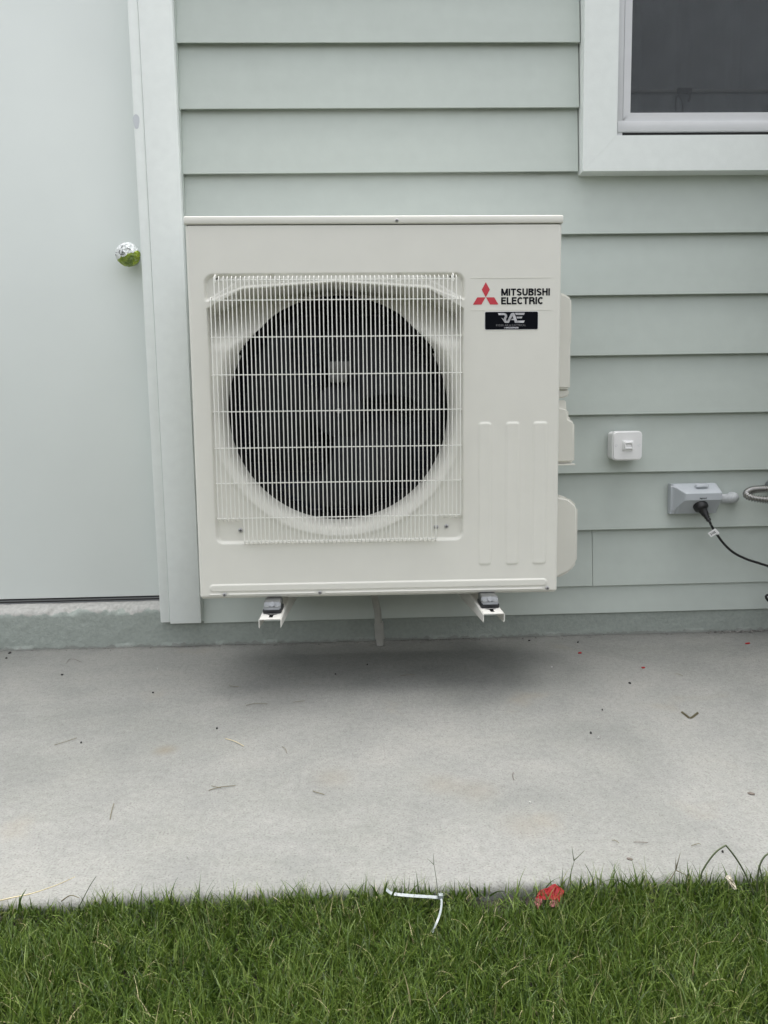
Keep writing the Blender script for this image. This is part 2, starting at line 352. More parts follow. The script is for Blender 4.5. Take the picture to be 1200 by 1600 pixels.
def smooth_path(pts, k=6):
    pts = [Vector(p) for p in pts]; out = []
    for i in range(len(pts)-1):
        p0 = pts[max(i-1, 0)]; p1 = pts[i]; p2 = pts[i+1]; p3 = pts[min(i+2, len(pts)-1)]
        for j in range(k):
            t = j/k
            out.append(0.5*((2*p1)+(-p0+p2)*t+(2*p0-5*p1+4*p2-p3)*t*t+(-p0+3*p1-3*p2+p3)*t**3))
    out.append(pts[-1]); return out
def text_mesh(s, x0, x1, z0, z1, offset=0.0, spacing=1.0, shear=0.0):
    """lettering fitted to a rectangle of the xz plane, facing -y"""
    cu = bpy.data.curves.new('lettering', 'FONT'); cu.body = s; cu.size = 1.0; cu.offset = offset; cu.space_character = spacing; cu.resolution_u = 3; cu.fill_mode = 'FRONT'; cu.shear = shear
    o = bpy.data.objects.new('lettering', cu); COL.objects.link(o)
    bpy.context.view_layer.update(); dg = bpy.context.evaluated_depsgraph_get()
    me = bpy.data.meshes.new_from_object(o.evaluated_get(dg)); bpy.data.objects.remove(o); bpy.data.curves.remove(cu)
    co = np.empty(len(me.vertices)*3); me.vertices.foreach_get('co', co); co = co.reshape(-1, 3)
    mn, mx = co.min(0), co.max(0)
    X = x0+(co[:, 0]-mn[0])/(mx[0]-mn[0])*(x1-x0); Z = z0+(co[:, 1]-mn[1])/(mx[1]-mn[1])*(z1-z0)
    co = np.stack([X, np.zeros_like(X), Z], 1); me.vertices.foreach_set('co', co.ravel()); me.update(); me.materials.clear(); return me
def grid_mesh(name, X, Y, Z, mask=None):
    """quads from 2D arrays of coordinates"""
    h, wd = X.shape; co = np.stack([X, Y, Z], -1).reshape(-1, 3)
    idx = np.arange(h*wd).reshape(h, wd)
    q = np.stack([idx[:-1, :-1], idx[:-1, 1:], idx[1:, 1:], idx[1:, :-1]], -1).reshape(-1, 4)
    if mask is not None: q = q[mask.reshape(-1)]
    me = bpy.data.meshes.new(name)
    used = np.unique(q); remap = -np.ones(len(co), int); remap[used] = np.arange(len(used)); co = co[used]; q = remap[q]
    me.vertices.add(len(co)); me.vertices.foreach_set('co', co.ravel())
    me.loops.add(q.size); me.loops.foreach_set('vertex_index', q.ravel().astype(np.int32))
    me.polygons.add(len(q)); me.polygons.foreach_set('loop_start', np.arange(0, q.size, 4, dtype=np.int32)); me.polygons.foreach_set('loop_total', np.full(len(q), 4, dtype=np.int32))
    me.update(calc_edges=True); me.polygons.foreach_set('use_smooth', [True]*len(q)); return me
def fbm(P, octaves=4):
    return [noise.fractal(Vector(p), 1.0, 2.0, octaves) for p in P]

# ================================================================== GROUND
g = link('ground', grid_mesh('ground', *np.meshgrid(np.linspace(-60, 60, 61), np.linspace(-60, 60, 61)), np.full((61, 61), -0.062)), None, 'soil'); kind(g, 'structure')

# concrete path: a slab with a worn rounded front arris
EDGE = -0.776
prof = [(0.47, -0.12), (0.47, 0.0)] + [(y, 0.0) for y in np.linspace(0.42, EDGE+0.03, 12)]
for k in range(7):
    a = math.pi/2*k/6; prof.append((EDGE+0.014-0.014*math.sin(a), -0.014+0.014*math.cos(a)))
prof += [(EDGE-0.002, -0.045), (EDGE-0.003, -0.075), (EDGE-0.003, -0.12)]
xs = np.concatenate([np.linspace(-4, -1.2, 15)[:-1], np.arange(-1.2, 1.6, 0.008), np.linspace(1.6, 5, 18)])
PX = np.repeat(xs[:, None], len(prof), 1); PY = np.array([[p[0] for p in prof]]*len(xs)); PZ = np.array([[p[1] for p in prof]]*len(xs))
for i, x in enumerate(xs):
    wv = 0.0035*noise.fractal(Vector((x*5, 3.1, 0)), 1, 2, 4)+0.0015*noise.noise(Vector((x*60, 1, 0)))
    for j in range(len(prof)):
        if PY[i, j] < EDGE+0.025:
            PY[i, j] += wv+0.0012*noise.noise(Vector((x*90, PZ[i, j]*90, 4)))
slab = link('concrete_path', grid_mesh('concrete_path', PX, PY, PZ), None, 'concrete'); kind(slab, 'structure')

# ================================================================== FENCE behind the camera, unseen, added to block low sky light
M['fence'] = mat('weathered fence paling', (0.17, 0.155, 0.13), 0.85, var=0.2, vscale=4, bump=0.4, bscale=60)
fence = thing('sky_block_fence', 'unseen timber paling fence added behind the camera to block sky light', 'fence', (0, -5.6, -0.06))
pm = finish(box_bm(-0.048, 0.048, -0.008, 0.008, 0, 1.85, 0.002, 1), 'paling')
for i in range(-55, 56): link('paling', pm, fence, 'fence', loc=(i*0.100, random.uniform(-.002, .002), random.uniform(-0.01, 0.01)))
for z in (0.35, 1.55): box('rail', (-5.6, 5.6, -0.052, -0.012, z-0.035, z+0.035), 'fence', fence)
for x in (-4.8, -2.4, 0.0, 2.4, 4.8): box('post', (x-0.05, x+0.05, -0.154, -0.054, 0, 1.8), 'fence', fence)

# ================================================================== HOUSE
house = thing('house', 'pale green weatherboard house wall with door on the left and window at upper right', 'house', (0, W, 0))
hp = lambda y: y - W      # house-local y
P_ = 0.16921; Z0 = 1.6744
TRX = -0.5135            # right edge of the door trim
WX0, WX1, WZ0, WZ1 = 0.591, 1.86, 1.327, 2.42     # outer edges of the window trim
RIGHT = 2.6

def board(x0, x1, z0, z1, cut=False):
    """lapped board: bottom edge proud with a small drip chamfer; the face leans back to the top"""
    t = 0.0185; lean = 0.0178*(z1-z0)/P_
    poly = [(0.0, z0+0.0012), (0.0012, z0), (0.0062, z0+0.0020), (0.0068, z0+0.0150), (t, z0+0.0160), (t+0.006, z0+0.0160), (t+0.006, z1+0.012), (lean, z1+0.012)]   # (y, z)
    bm = bmesh.new()
    nx = max(2, int((x1-x0)/0.25)+1); X = np.linspace(x0, x1, nx); rings = []
    for x in X:
        dz = 0.0006*noise.noise(Vector((x*1.5, z0*7, 0))); dy = 0.0007*noise.noise(Vector((x*1.1, z0*5, 9)))
        rings.append([bm.verts.new((x, y+(dy if i in (0, 1) else 0), z+(dz if i < 2 else 0))) for i, (y, z) in enumerate(poly)])
    n = len(poly)
    for a, b in zip(rings, rings[1:]):
        for k in range(n): bm.faces.new((a[k], a[(k+1) % n], b[(k+1) % n], b[k]))
    bm.faces.new(rings[0]); bm.faces.new(rings[-1][::-1])
    bmesh.ops.recalc_face_normals(bm, faces=bm.faces[:])
    return finish(bm, 'weatherboard')
DOORL = -1.575
for k in range(-6, 11):
    zb = Z0-k*P_; zt = zb+P_
    if k == 10: zb = 0.0685
    segs = []
    x0 = TRX+0.004
    if zb > WZ0 - 0.02 and zb < WZ1-0.05: segs = [(x0, WX0-0.0035), (WX1+0.0035, RIGHT)]
    elif k == 9: segs = [(x0, 0.6465), (0.648, RIGHT)]
    else: segs = [(x0, RIGHT)]
    segs.append((-2.6, DOORL-0.14))
    for a, b in segs: link('weatherboard', board(a, b, zb, zt), house, 'siding')
box('wall_sheathing', (-2.6, DOORL-0.1, 0.03, 0.1, 0.0685, 2.69), 'siding', house)
box('wall_sheathing', (TRX-0.05, WX0+0.08, 0.03, 0.1, 0.0685, 2.69), 'siding', house)
box('wall_sheathing', (WX0+0.081, WX1-0.08, 0.03, 0.1, 0.0685, WZ0+0.07), 'siding', house)
box('wall_sheathing', (WX0+0.081, WX1-0.08, 0.03, 0.1, WZ1-0.08, 2.69), 'siding', house)
box('wall_sheathing', (WX1-0.079, RIGHT, 0.03, 0.1, 0.0685, 2.69), 'siding', house)
# a shallow fascia and soffit far above the picture
box('fascia_board', (-2.7, RIGHT+0.1, -0.06, -0.03, 2.70, 2.88), 'trim', house, 0.003)

# foundation: rough painted upstand
fx = np.concatenate([np.linspace(-2.6, -1.2, 30)[:-1], np.arange(-1.2, 1.35, 0.005), np.linspace(1.35, RIGHT, 30)])
pz = [(-0.02, 0.011)] + [(z, 0.011) for z in np.arange(0.0, 0.108, 0.005)] + [(0.111, 0.0125), (0.1155, 0.016), (0.1185, 0.022)] + [(0.1195+0.30*(y-0.022), y) for y in (0.026, 0.03, 0.04, 0.05)]+[(0.1282, y) for y in (0.055, 0.075, 0.12, 0.2)]
FX = np.repeat(fx[:, None], len(pz), 1); FZ = np.array([[p[0] for p in pz]]*len(fx)); FY = np.array([[p[1] for p in pz]]*len(fx))
for i, x in enumerate(fx):
    for j, (z, y) in enumerate(pz):
        nA = noise.fractal(Vector((x*22, z*22, 0.5)), 1, 2, 5); nB = noise.noise(Vector((x*110, z*110, 2)))
        lower = 1.0 if z < 0.085 else 0.6
        rough = (0.0016*nA+0.0010*nB)*lower
        ch = max(0, noise.fractal(Vector((x*28, 7.7, 0)), 1, 2, 4)-0.05) if z > 0.100 else 0
        if y < 0.03:
            FY[i, j] = y-0.004+rough + (0.010*ch if z > 0.104 else 0.0) - (0.003 if z < 0.006 and noise.noise(Vector((x*14, 5, 5))) > 0.1 else 0)
            if z > 0.108: FZ[i, j] -= 0.010*ch
        else: FZ[i, j] += 0.0012*nA
        if x > TRX - 0.02 and z > 0.10: FZ[i, j] -= 0.03
fo = link('foundation', grid_mesh('foundation', FX, FY, FZ), house, 'foundation')

# door trim: flat architrave and the narrow jamb edge beside it
def trimboard(name, b, bev=0.0022, m='trim', par=None): return box(name, b, m, par or house, bev, 2)
trimboard('architrave', (-0.6035, TRX, hp(W-0.020), 0.030, 0.0745, 2.20))
trimboard('door_jamb', (-0.6325, -0.6045, hp(W-0.0155), 0.09, 0.0775, 2.20), 0.003)
trimboard('architrave', (DOORL-0.12, DOORL-0.03, -0.020, 0.030, 0.0745, 2.20))
trimboard('door_jamb', (DOORL-0.029, DOORL-0.001, -0.0155, 0.09, 0.0775, 2.20), 0.003)
trimboard('head_architrave', (DOORL-0.12, TRX, -0.022, 0.030, 2.202, 2.30))
box('sealant_bead', (TRX+0.0005, TRX+0.0038, 0.002, 0.02, 0.0745, 2.69), 'siding', house)
# touched up spot on the jamb edge
q0 = at_y(213, 190, W-0.0157)
bm = bmesh.new(); vs_ = [bm.verts.new((q0.x+0.0085*math.cos(a)*(1+0.15*math.sin(3*a)), hp(W-0.0159), q0.z+0.021*math.sin(a)*(1+0.1*math.cos(2*a)))) for a in np.linspace(0, 2*math.pi, 15)[:-1]]
f_ = bm.faces.new(vs_)
M['touchup'] = mat('grey paint smudge', (0.58, 0.61, 0.64), 0.55)
link('paint_smudge', finish(bm, 'paint_smudge'), house, 'touchup')

# door
door = box('door', (DOORL+0.003, -0.628, 0.052, 0.094, 0.1435, 2.18), 'door', house, 0.002)
box('weather_seal', (DOORL+0.003, -0.628, 0.0525, 0.09, 0.1403, 0.1425), 'seal', door)
box('weather_seal', (DOORL+0.003, -0.628, 0.0500, 0.09, 0.1365, 0.1395), 'sealgrey', door)
box('weather_seal', (DOORL+0.003, -0.628, 0.052, 0.09, 0.1325, 0.1358), 'seal', door)
box('threshold', (DOORL+0.001, -0.628, 0.0535, 0.12, 0.1275, 0.1320), M['sealgrey'], house, 0.0015)
# knob in its crumpled printed wrap
kc = at_y(199.5, 398, W+0.0)
bm = bmesh.new(); bmesh.ops.create_icosphere(bm, subdivisions=5, radius=0.031)
for v in bm.verts:
    d = v.co.normalized()
    c = abs(noise.noise(d*3.1+Vector((4, 1, 2))))*0.007 + abs(noise.noise(d*6.5))*0.0035
    v.co = d*(0.0345-c); v.co.y *= 0.92; v.co.z *= 0.97
me = finish(bm, 'door_knob'); smooth_by_angle(me, 24)
link('door_knob', me, door, 'wrap', loc=(kc.x+0.001, hp(W-0.001), kc.z))
lathe('knob_rose', [(0.0001, 0.020), (0.010, 0.020), (0.012, 0.045), (0.019, 0.049), (0.020, 0.0518)], kc.x, kc.z, 'steel', door, 32)
# printed marks on the wrap
def on_knob(dx, dz):
    r2 = 0.0336**2-dx*dx-dz*dz
    return Vector((kc.x+0.001+dx, hp(W-0.001)-math.sqrt(max(r2, 0))*0.93-0.0006, kc.z+dz))
bm = bmesh.new()
for path in ([(-0.013, 0.006), (-0.0155, -0.001), (-0.011, -0.006), (-0.007, -0.0065)], [(-0.006, 0.008), (-0.0075, -0.005)], [(-0.006, 0.0), (-0.002, 0.0012), (-0.0005, -0.003), (-0.004, -0.006), (-0.0065, -0.005)],
             [(0.007, 0.0125), (0.011, 0.010), (0.016, 0.009)], [(-0.008, 0.012), (-0.0065, 0.020)], [(-0.029, -0.001), (-0.0285, -0.007)], [(-0.0265, 0.003), (-0.026, 0.001)]):
    tube_bm([on_knob(*p) for p in path], 0.0008, 5, bm)
link('printed_mark', finish(bm, 'printed_mark'), door, 'ink')

# window
win = thing('window', 'x', 'x'); win.parent = house
for kk in ('label', 'category'): del win[kk]
bw = 0.094; TF = -0.030    # trim front relative to wall
def mitred(name, poly, y0, y1, m, par):
    me = finish(prism_bm(poly, y0, y1), name)
    bm = bmesh.new(); bm.from_mesh(me); bmesh.ops.bevel(bm, geom=bm.edges[:], offset=0.0004, segments=1, affect='EDGES'); bm.to_mesh(me); bm.free()
    return link(name, me, par, m)
e_ = 0.0002
mitred('window_trim', [(WX0, WZ0), (WX0+bw, WZ0+bw), (WX0+bw, WZ1-bw), (WX0, WZ1)], TF, 0.03, 'trim', win)
mitred('window_trim', [(WX0+e_, WZ0), (WX1-e_, WZ0), (WX1-bw, WZ0+bw-e_), (WX0+bw, WZ0+bw-e_)], TF, 0.03, 'trim', win)
mitred('window_trim', [(WX1, WZ0), (WX1, WZ1), (WX1-bw, WZ1-bw), (WX1-bw, WZ0+bw)], TF, 0.03, 'trim', win)
mitred('window_trim', [(WX0+e_, WZ1), (WX0+bw, WZ1-bw+e_), (WX1-bw, WZ1-bw+e_), (WX1-e_, WZ1)], TF, 0.03, 'trim', win)
ix0, ix1, iz0, iz1 = WX0+bw+0.001, WX1-bw-0.001, WZ0+bw+0.001, WZ1-bw-0.001
# outer aluminium frame (three sides flush, raised sill rail with a dark drain gap under it)
box('window_frame', (ix0, ix0+0.0195, -0.014, 0.06, iz0, iz1), 'alu', win, 0.0012)
box('window_frame', (ix1-0.021, ix1, -0.014, 0.06, iz0, iz1), 'alu', win, 0.0012)
box('window_frame', (ix0+0.0212, ix1-0.0212, -0.014, 0.06, iz1-0.021, iz1), 'alu', win, 0.0012)
box('sill_rail', (ix0+0.004, ix1-0.004, -0.018, 0.06, iz0+0.0125, iz0+0.0402), 'alu', win, 0.0012)
box('drain_gap', (ix0+0.004, ix1-0.004, -0.010, 0.06, iz0-0.002, iz0+0.0122), 'seal', win)
# sash around the mesh
sx0, sx1, sz0, sz1 = ix0+0.0215, ix1-0.0215, iz0+0.0425, iz1-0.0215
def sash(poly): mitred('sash', poly, -0.010, 0.03, 'alu', win)
sw = 0.0205; sb = 0.0225
sash([(sx0, sz0), (sx0+sw, sz0+sb), (sx0+sw, sz1-sw), (sx0, sz1)])
sash([(sx0+e_-0.006, sz0), (sx1-e_+0.006, sz0), (sx1-sw, sz0+sb-e_), (sx0+sw, sz0+sb-e_)])
sash([(sx1, sz0), (sx1, sz1), (sx1-sw, sz1-sw), (sx1-sw, sz0+sb)])
sash([(sx0+e_, sz1), (sx0+sw, sz1-sw+e_), (sx1-sw, sz1-sw+e_), (sx1-e_, sz1)])
box('insect_screen', (sx0+sw-0.002, sx1-sw+0.002, 0.010, 0.0106, sz0+sb-0.002, sz1-sw+0.002), 'screen', win)
box('pane', (sx0+0.002, sx1-0.002, 0.036, 0.040, sz0+0.002, sz1-0.002), 'glass', win)
cxs = np.arange(sx0-0.02, sx1+0.02, 0.004); czs = np.array([sz0-0.06, sz1+0.05])
CXg, CZg = np.meshgrid(cxs, czs); CYg = 0.16+0.018*np.sin(CXg*52+1.5*np.sin(CXg*9))+0.010*np.sin(CXg*121+2)
link('reflection_curtain', grid_mesh('reflection_curtain', CXg, CYg, CZg), win, 'reflection_curtain')  # added sheet, folds and mottle imitate streaky reflections in the pane
box('room_wall', (WX0+0.05, WX1-0.05, 0.40, 0.42, WZ0+0.02, WZ1-0.02), 'room', win)
# glazing rail, latch and its pull cord seen dimly behind the mesh
lz = at_y(1100, 142, W+0.03).z
box('inner_rail', (sx0+0.01, sx1-0.01, 0.028, 0.0355, lz-0.004, lz+0.004), 'motor', win, 0.001)
lx = at_y(1069, 145, W+0.03).x
box('latch', (lx-0.022, lx+0.020, 0.020, 0.0278, lz-0.010, lz+0.006), 'roomdark', win, 0.003)
tube('latch_lever', [(lx+0.010, 0.022, lz-0.008), (lx+0.013, 0.021, lz-0.02), (lx+0.010, 0.021, lz-0.030)], 0.004, 'roomdark', win)
tube('pull_cord', smooth_path([(lx-0.015, 0.022, lz-0.008), (lx-0.024, 0.021, lz-0.018), (lx-0.027, 0.021, lz-0.034), (lx-0.026, 0.021, lz-0.056)]), 0.0016, 'roomdark', win, 6)
tube('pull_cord', smooth_path([(lx-0.020, 0.022, lz-0.016), (lx-0.010, 0.021, lz-0.030), (lx-0.006, 0.021, lz-0.056)]), 0.0012, 'roomdark', win, 6)

# ================================================================== AIR CONDITIONER
ac = thing('air_conditioner', 'cream outdoor air conditioner with round fan behind a white wire guard, on wall brackets', 'air conditioner', (UX, UY, UZ), (U_RX, U_RY, 0))
CX, CZ, RT = -0.0915, 0.4355, 0.262
HW = 0.4255; PT = 0.8478
RX0, RX1, RZ0, RZ1 = -0.3865, 0.2015, 0.1285, 0.7415
def ss(a, b, x): t = np.clip((x-a)/(b-a), 0, 1); return t*t*(3-2*t)
def rrect(X, Z, x0, x1, z0, z1, r):
    """signed distance, negative inside"""
    cx, cz, hx, hz = (x0+x1)/2, (z0+z1)/2, (x1-x0)/2-r, (z1-z0)/2-r
    dx = np.abs(X-cx)-hx; dz = np.abs(Z-cz)-hz
    return np.hypot(np.maximum(dx, 0), np.maximum(dz, 0))+np.minimum(np.maximum(dx, dz), 0)-r
def polyline_z(X, pts): return np.interp(X, [p[0] for p in pts], [p[1] for p in pts])
EB_OUT = [(-0.378, 0.6895), (-0.2946, 0.7390), (-0.2000, 0.7405), (0.0160, 0.7405), (0.108, 0.7385), (0.1965, 0.6877)]
EB_BEND = [(-0.378, 0.6854), (-0.2997, 0.7159), (-0.0917, 0.7287), (0.1190, 0.7145), (0.1965, 0.6843)]
EB_LOW = [(-0.378, 0.6684), (-0.3043, 0.7075), (-0.0918, 0.7225), (0.1200, 0.7065), (0.1965, 0.6643)]
gx = np.concatenate([np.linspace(-HW, -HW+0.012, 9)[:-1], np.arange(-HW+0.012, HW-0.012, 0.002), np.linspace(HW-0.012, HW, 9)])
gz = np.concatenate([np.linspace(0, 0.040, 33)[:-1], np.arange(0.040, PT, 0.002), [PT]])
X, Z = np.meshgrid(gx, gz)
Y = np.zeros_like(X)
# rounded vertical edges
ed = np.clip((np.abs(X)-(HW-0.009))/0.009, 0, 1); Y += 0.009*(1-np.sqrt(np.clip(1-ed*ed, 0, 1)))
ed = np.clip((0.006-Z)/0.006, 0, 1); Y += 0.004*(1-np.sqrt(np.clip(1-ed*ed, 0, 1)))
# recess
rec = rrect(X, Z, RX0, RX1, RZ0, RZ1, 0.020); inside = ss(0.002, -0.005, rec)
Y += 0.0085*inside
# below the eyebrow the surface falls back
low = polyline_z(X, EB_LOW); bend = polyline_z(X, EB_BEND); outl = polyline_z(X, EB_OUT)
under = ss(0.0, -0.0045, Z-low)*ss(0.003, -0.004, rrect(X, Z, RX0+0.006, RX1-0.005, RZ0, RZ1, 0.018))
depth = 0.105*ss(0.57, 0.695, Z)
Y += under*depth
plate = ss(-0.001, 0.002, outl-Z)*(1-under)*inside
Y -= 0.0040*plate
lip = ss(-0.0005, 0.002, bend-Z)*(1-under)*inside*ss(0.25, 0.02, np.abs(X-CX)-0.29)
Y -= 0.0045*lip
# two notches in the upper edge
for nx in (-0.2358, 0.0520):
    Y += 0.005*ss(0.006, 0.004, np.abs(X-nx))*ss(0.727, 0.731, Z)*inside
# bell mouth flare
r = np.hypot(X-CX, Z-CZ)
RO = 0.2880
t = np.clip((RO-r)/(RO-RT), 0, 1.0); flare = 0.052*(1-np.sqrt(np.clip(1-t*t, 0, 1)))
Yb = Y.copy()
Y = np.where(r < RO, np.maximum(Y, 0.0085+flare*(1-ss(0.57, 0.67, Z))+under*depth), Y)
Y = np.where(r < RO, Yb+(Y-Yb)*inside*ss(0.0, -0.003, Z-low), Y)
# soft ridge where the flare meets the flat corners in the lower half
ridge = np.exp(-((r-0.2935)/0.006)**2)*ss(0.42, 0.30, Z)*inside
Y -= 0.0030*ridge
# raised ribs
for x0, x1 in ((0.2340, 0.2655), (0.2985, 0.3315), (0.3625, 0.3970)):
    Y -= 0.0022*ss(0.0, -0.0042, rrect(X, Z, x0, x1, 0.0655, 0.4045, 0.008))
Y -= 0.0024*ss(0.0, -0.0036, rrect(X, Z, -0.4015, 0.4000, 0.0125, 0.0325, 0.0095))
for x0, x1 in ((-0.402, -0.3760), (-0.3580, -0.1540), (-0.1300, 0.3900)):
    Y -= 0.0026*ss(0.0, -0.0014, rrect(X, Z, x0, x1, 0.0052, 0.0092, 0.0018))
# tiny pressing waves so the sheet metal is not perfectly flat
Y += 0.00022*np.sin(X*9+1.2)*np.cos(Z*7+0.5)+0.00015*np.sin(X*23)*np.sin(Z*17+2)
fc = (r[:-1, :-1]+r[1:, 1:])/2
fp = link('front_panel', grid_mesh('front_panel', X, Y, Z, (fc > RT+0.003+0.011*ss(0.62, 0.68, Z[:-1, :-1]))), ac, 'panel')
# the ring continuing the flare into the throat
pr_ = []
for k in range(15):
    t_ = 0.86+0.14*k/14; pr_.append((RO-(RO-RT)*t_, 0.0085+0.052*(1-math.sqrt(max(0, 1-t_*t_)))-0.0010))
bmm = finish(lathe_bm(pr_+[(RT-0.0005, 0.066)], CX, CZ, 96, a0=math.radians(150), a1=math.radians(390)), 'bell_mouth'); smooth_by_angle(bmm, 40); link('bell_mouth', bmm, ac, 'panel')
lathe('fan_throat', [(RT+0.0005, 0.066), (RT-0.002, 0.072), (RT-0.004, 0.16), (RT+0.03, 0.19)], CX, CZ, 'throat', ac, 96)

# cabinet shell
bm = box_bm(-HW+0.0015, HW-0.0015, 0.3285, 0.33, 0.002, PT)          # back
box_bm(-HW+0.0015, -HW+0.0035, 0.008, 0.3283, 0.002, PT, 0, bm=bm); box_bm(HW-0.0035, HW-0.0015, 0.008, 0.3283, 0.002, PT, 0, bm=bm)
me = finish(bm, 'cabinet'); link('cabinet', me, ac, 'panel')
box('base_pan', (-HW+0.004, HW-0.004, 0.010, 0.326, -0.004, 0.001), 'panel', ac, 0.001)
# interior divider and dark liner
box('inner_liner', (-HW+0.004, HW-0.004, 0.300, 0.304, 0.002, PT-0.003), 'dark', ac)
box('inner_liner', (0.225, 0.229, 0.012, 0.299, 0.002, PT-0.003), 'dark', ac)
# condenser coil: fins stack with tubes
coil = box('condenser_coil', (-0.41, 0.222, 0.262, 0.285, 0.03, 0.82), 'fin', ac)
tm = finish(tube_bm([(-0.41, 0, 0), (0.222, 0, 0)], 0.0022, 6), 'coil_tube')
for k in range(31): link('coil_tube', tm, coil, 'tube', loc=(0, 0.2600, 0.05+k*0.0254))
# motor support with motor
ms_ = box('motor_support', (CX-0.045, CX-0.030, 0.212, 0.222, 0.03, 0.82), 'dark', ac)
box('support_rail', (CX+0.030, CX+0.045, 0.212, 0.222, 0.03, 0.82), 'dark', ms_)
lathe('fan_motor', [(0.0001, 0.16), (0.055, 0.16), (0.060, 0.165), (0.060, 0.211)], CX, CZ, 'motor', ac, 40)
# fan: hub and three swept blades
fan = thing('fan', 'x', 'x', (CX, 0.105, CZ)); fan.parent = ac
for kk in ('label', 'category'): del fan[kk]
lathe('hub', [(0.0001, -0.012), (0.012, -0.012), (0.018, -0.008), (0.058, -0.004), (0.064, 0.002), (0.064, 0.05)], 0, 0, 'fan', fan, 48)
lathe('shaft_nut', [(0.0001, -0.024), (0.0055, -0.024), (0.0068, -0.021), (0.0068, -0.0125)], 0, 0, 'steel', fan, 6)
def blade_mesh(n1=22, n2=18):
    V = []; bm = bmesh.new(); G = []
    for i in range(n1):
        s = i/(n1-1); r_ = 0.060+(0.236-0.060)*s
        a0 = -0.35-0.55*s*s; a1 = 0.95+0.25*s-0.9*s**3+0.35*s
        row = []
        for j in range(n2):
            u = j/(n2-1); a = a0+(a1-a0)*u
            row.append(bm.verts.new((r_*math.cos(a), -0.012+0.062*u-0.012*math.sin(math.pi*u)*(0.4+s), r_*math.sin(a))))
        G.append(row)
    for i in range(n1-1):
        for j in range(n2-1): bm.faces.new((G[i][j], G[i][j+1], G[i+1][j+1], G[i+1][j]))
    bmesh.ops.solidify(bm, geom=bm.faces[:], thickness=0.0025)
    me = finish(bm, 'blade'); smooth_by_angle(me, 50); return me
bl = blade_mesh()
for k in range(3): link('blade', bl, fan, 'fan', rot=(0, -(0.75+k*2*math.pi/3), 0))

# bracket plate on the motor seen above the hub
box('motor_plate', (-0.1150, -0.0600, 0.085, 0.090, 0.523, 0.5535), 'motor', ac, 0.002)
box('motor_plate', (-0.1130, -0.0690, 0.087, 0.091, 0.5035, 0.5215), 'motor', ac, 0.002)

# top cover
bm = box_bm(-HW-0.0015, HW+0.0015, -0.0035, 0.334, 0.8499, 0.8680, 0.0030, 2)
me = finish(bm, 'top_cover'); smooth_by_angle(me, 50); lid = link('top_cover', me, ac, 'panel')
box('lid_seam', (-HW+0.004, HW-0.004, 0.0035, 0.32, 0.846, 0.8499), 'dark', ac)

def screw(x, z, y, r=0.0042, par=ac):
    o = lathe('screw', [(0.0001, -0.0026), (r*0.55, -0.0024), (r*0.95, -0.0012), (r, 0.0)], x, z, 'steel', par, 20)
    o.location = (0, y, 0)
    bm = box_bm(x-r*0.55, x+r*0.55, -0.0030, -0.0022, z-r*0.12, z+r*0.12); box_bm(x-r*0.12, x+r*0.12, -0.0031, -0.0022, z-r*0.55, z+r*0.55, 0, bm=bm)
    link('screw_slot', finish(bm, 'screw_slot'), o, 'blackbit')
    return o
screw(0.049, 0.8565, -0.0037); screw(-0.3668, 0.0072, -0.0016, 0.0048); screw(-0.1421, 0.0078, -0.0016, 0.0048); screw(0.4005, 0.0078, -0.0016, 0.005)
screw(-0.3250, 0.1590, 0.004, 0.0055); screw(0.1350, 0.1590, 0.004, 0.0055); screw(0.1598, 0.1598, 0.0075, 0.005)
# guard hook holes
for hx in (-0.3606, 0.1746):
    o = lathe('hook_hole', [(0.0001, 0.0), (0.0055, 0.0)], hx, 0.7365, 'dark', ac, 20); o.location = (0, 0.0080, 0)
# dark strips painted in as small shadows on the left side edge
for z in (0.6984, 0.8212, 0.045): box('side_slot', (-HW+0.0009, -HW+0.0016, 0.014, 0.030, z-0.03 if z > .1 else z-0.004, z), 'dark', ac)

# wire guard
guard = thing('fan_guard', 'x', 'x'); guard.parent = ac
for kk in ('label', 'category'): del guard[kk]
GY = -0.0125; S_ = 0.009715; GX = -0.0905
def vert_wire(zt, zb, rb=0.016):
    pts = [(0, GY+0.017, zt-0.002), (0, GY+0.006, zt+0.0015), (0, GY+0.0012, zt-0.001), (0, GY, zt-0.006), (0, GY, zb+0.004), (0, GY+0.0012, zb+0.0005), (0, GY+0.006, zb-0.003), (0, GY+rb, zb-0.0045)]
    me = finish(tube_bm(pts, 0.00122, 6), 'wire'); me.polygons.foreach_set('use_smooth', [True]*len(me.polygons)); return me
wires = {'full': vert_wire(0.7345, 0.1315), 'short': vert_wire(0.7345, 0.1865), 'outer': vert_wire(0.6885, 0.1865)}
for i in range(-29, 30):
    key = 'full' if abs(i) <= 23 else ('short' if abs(i) <= 28 else 'outer')
    o = link('wire', wires[key], guard, 'wire', loc=(GX+i*S_+random.uniform(-.0003, .0003), random.uniform(-.0002, .0002), 0))
    o.rotation_euler = (0, random.uniform(-0.0006, 0.0006), 0)
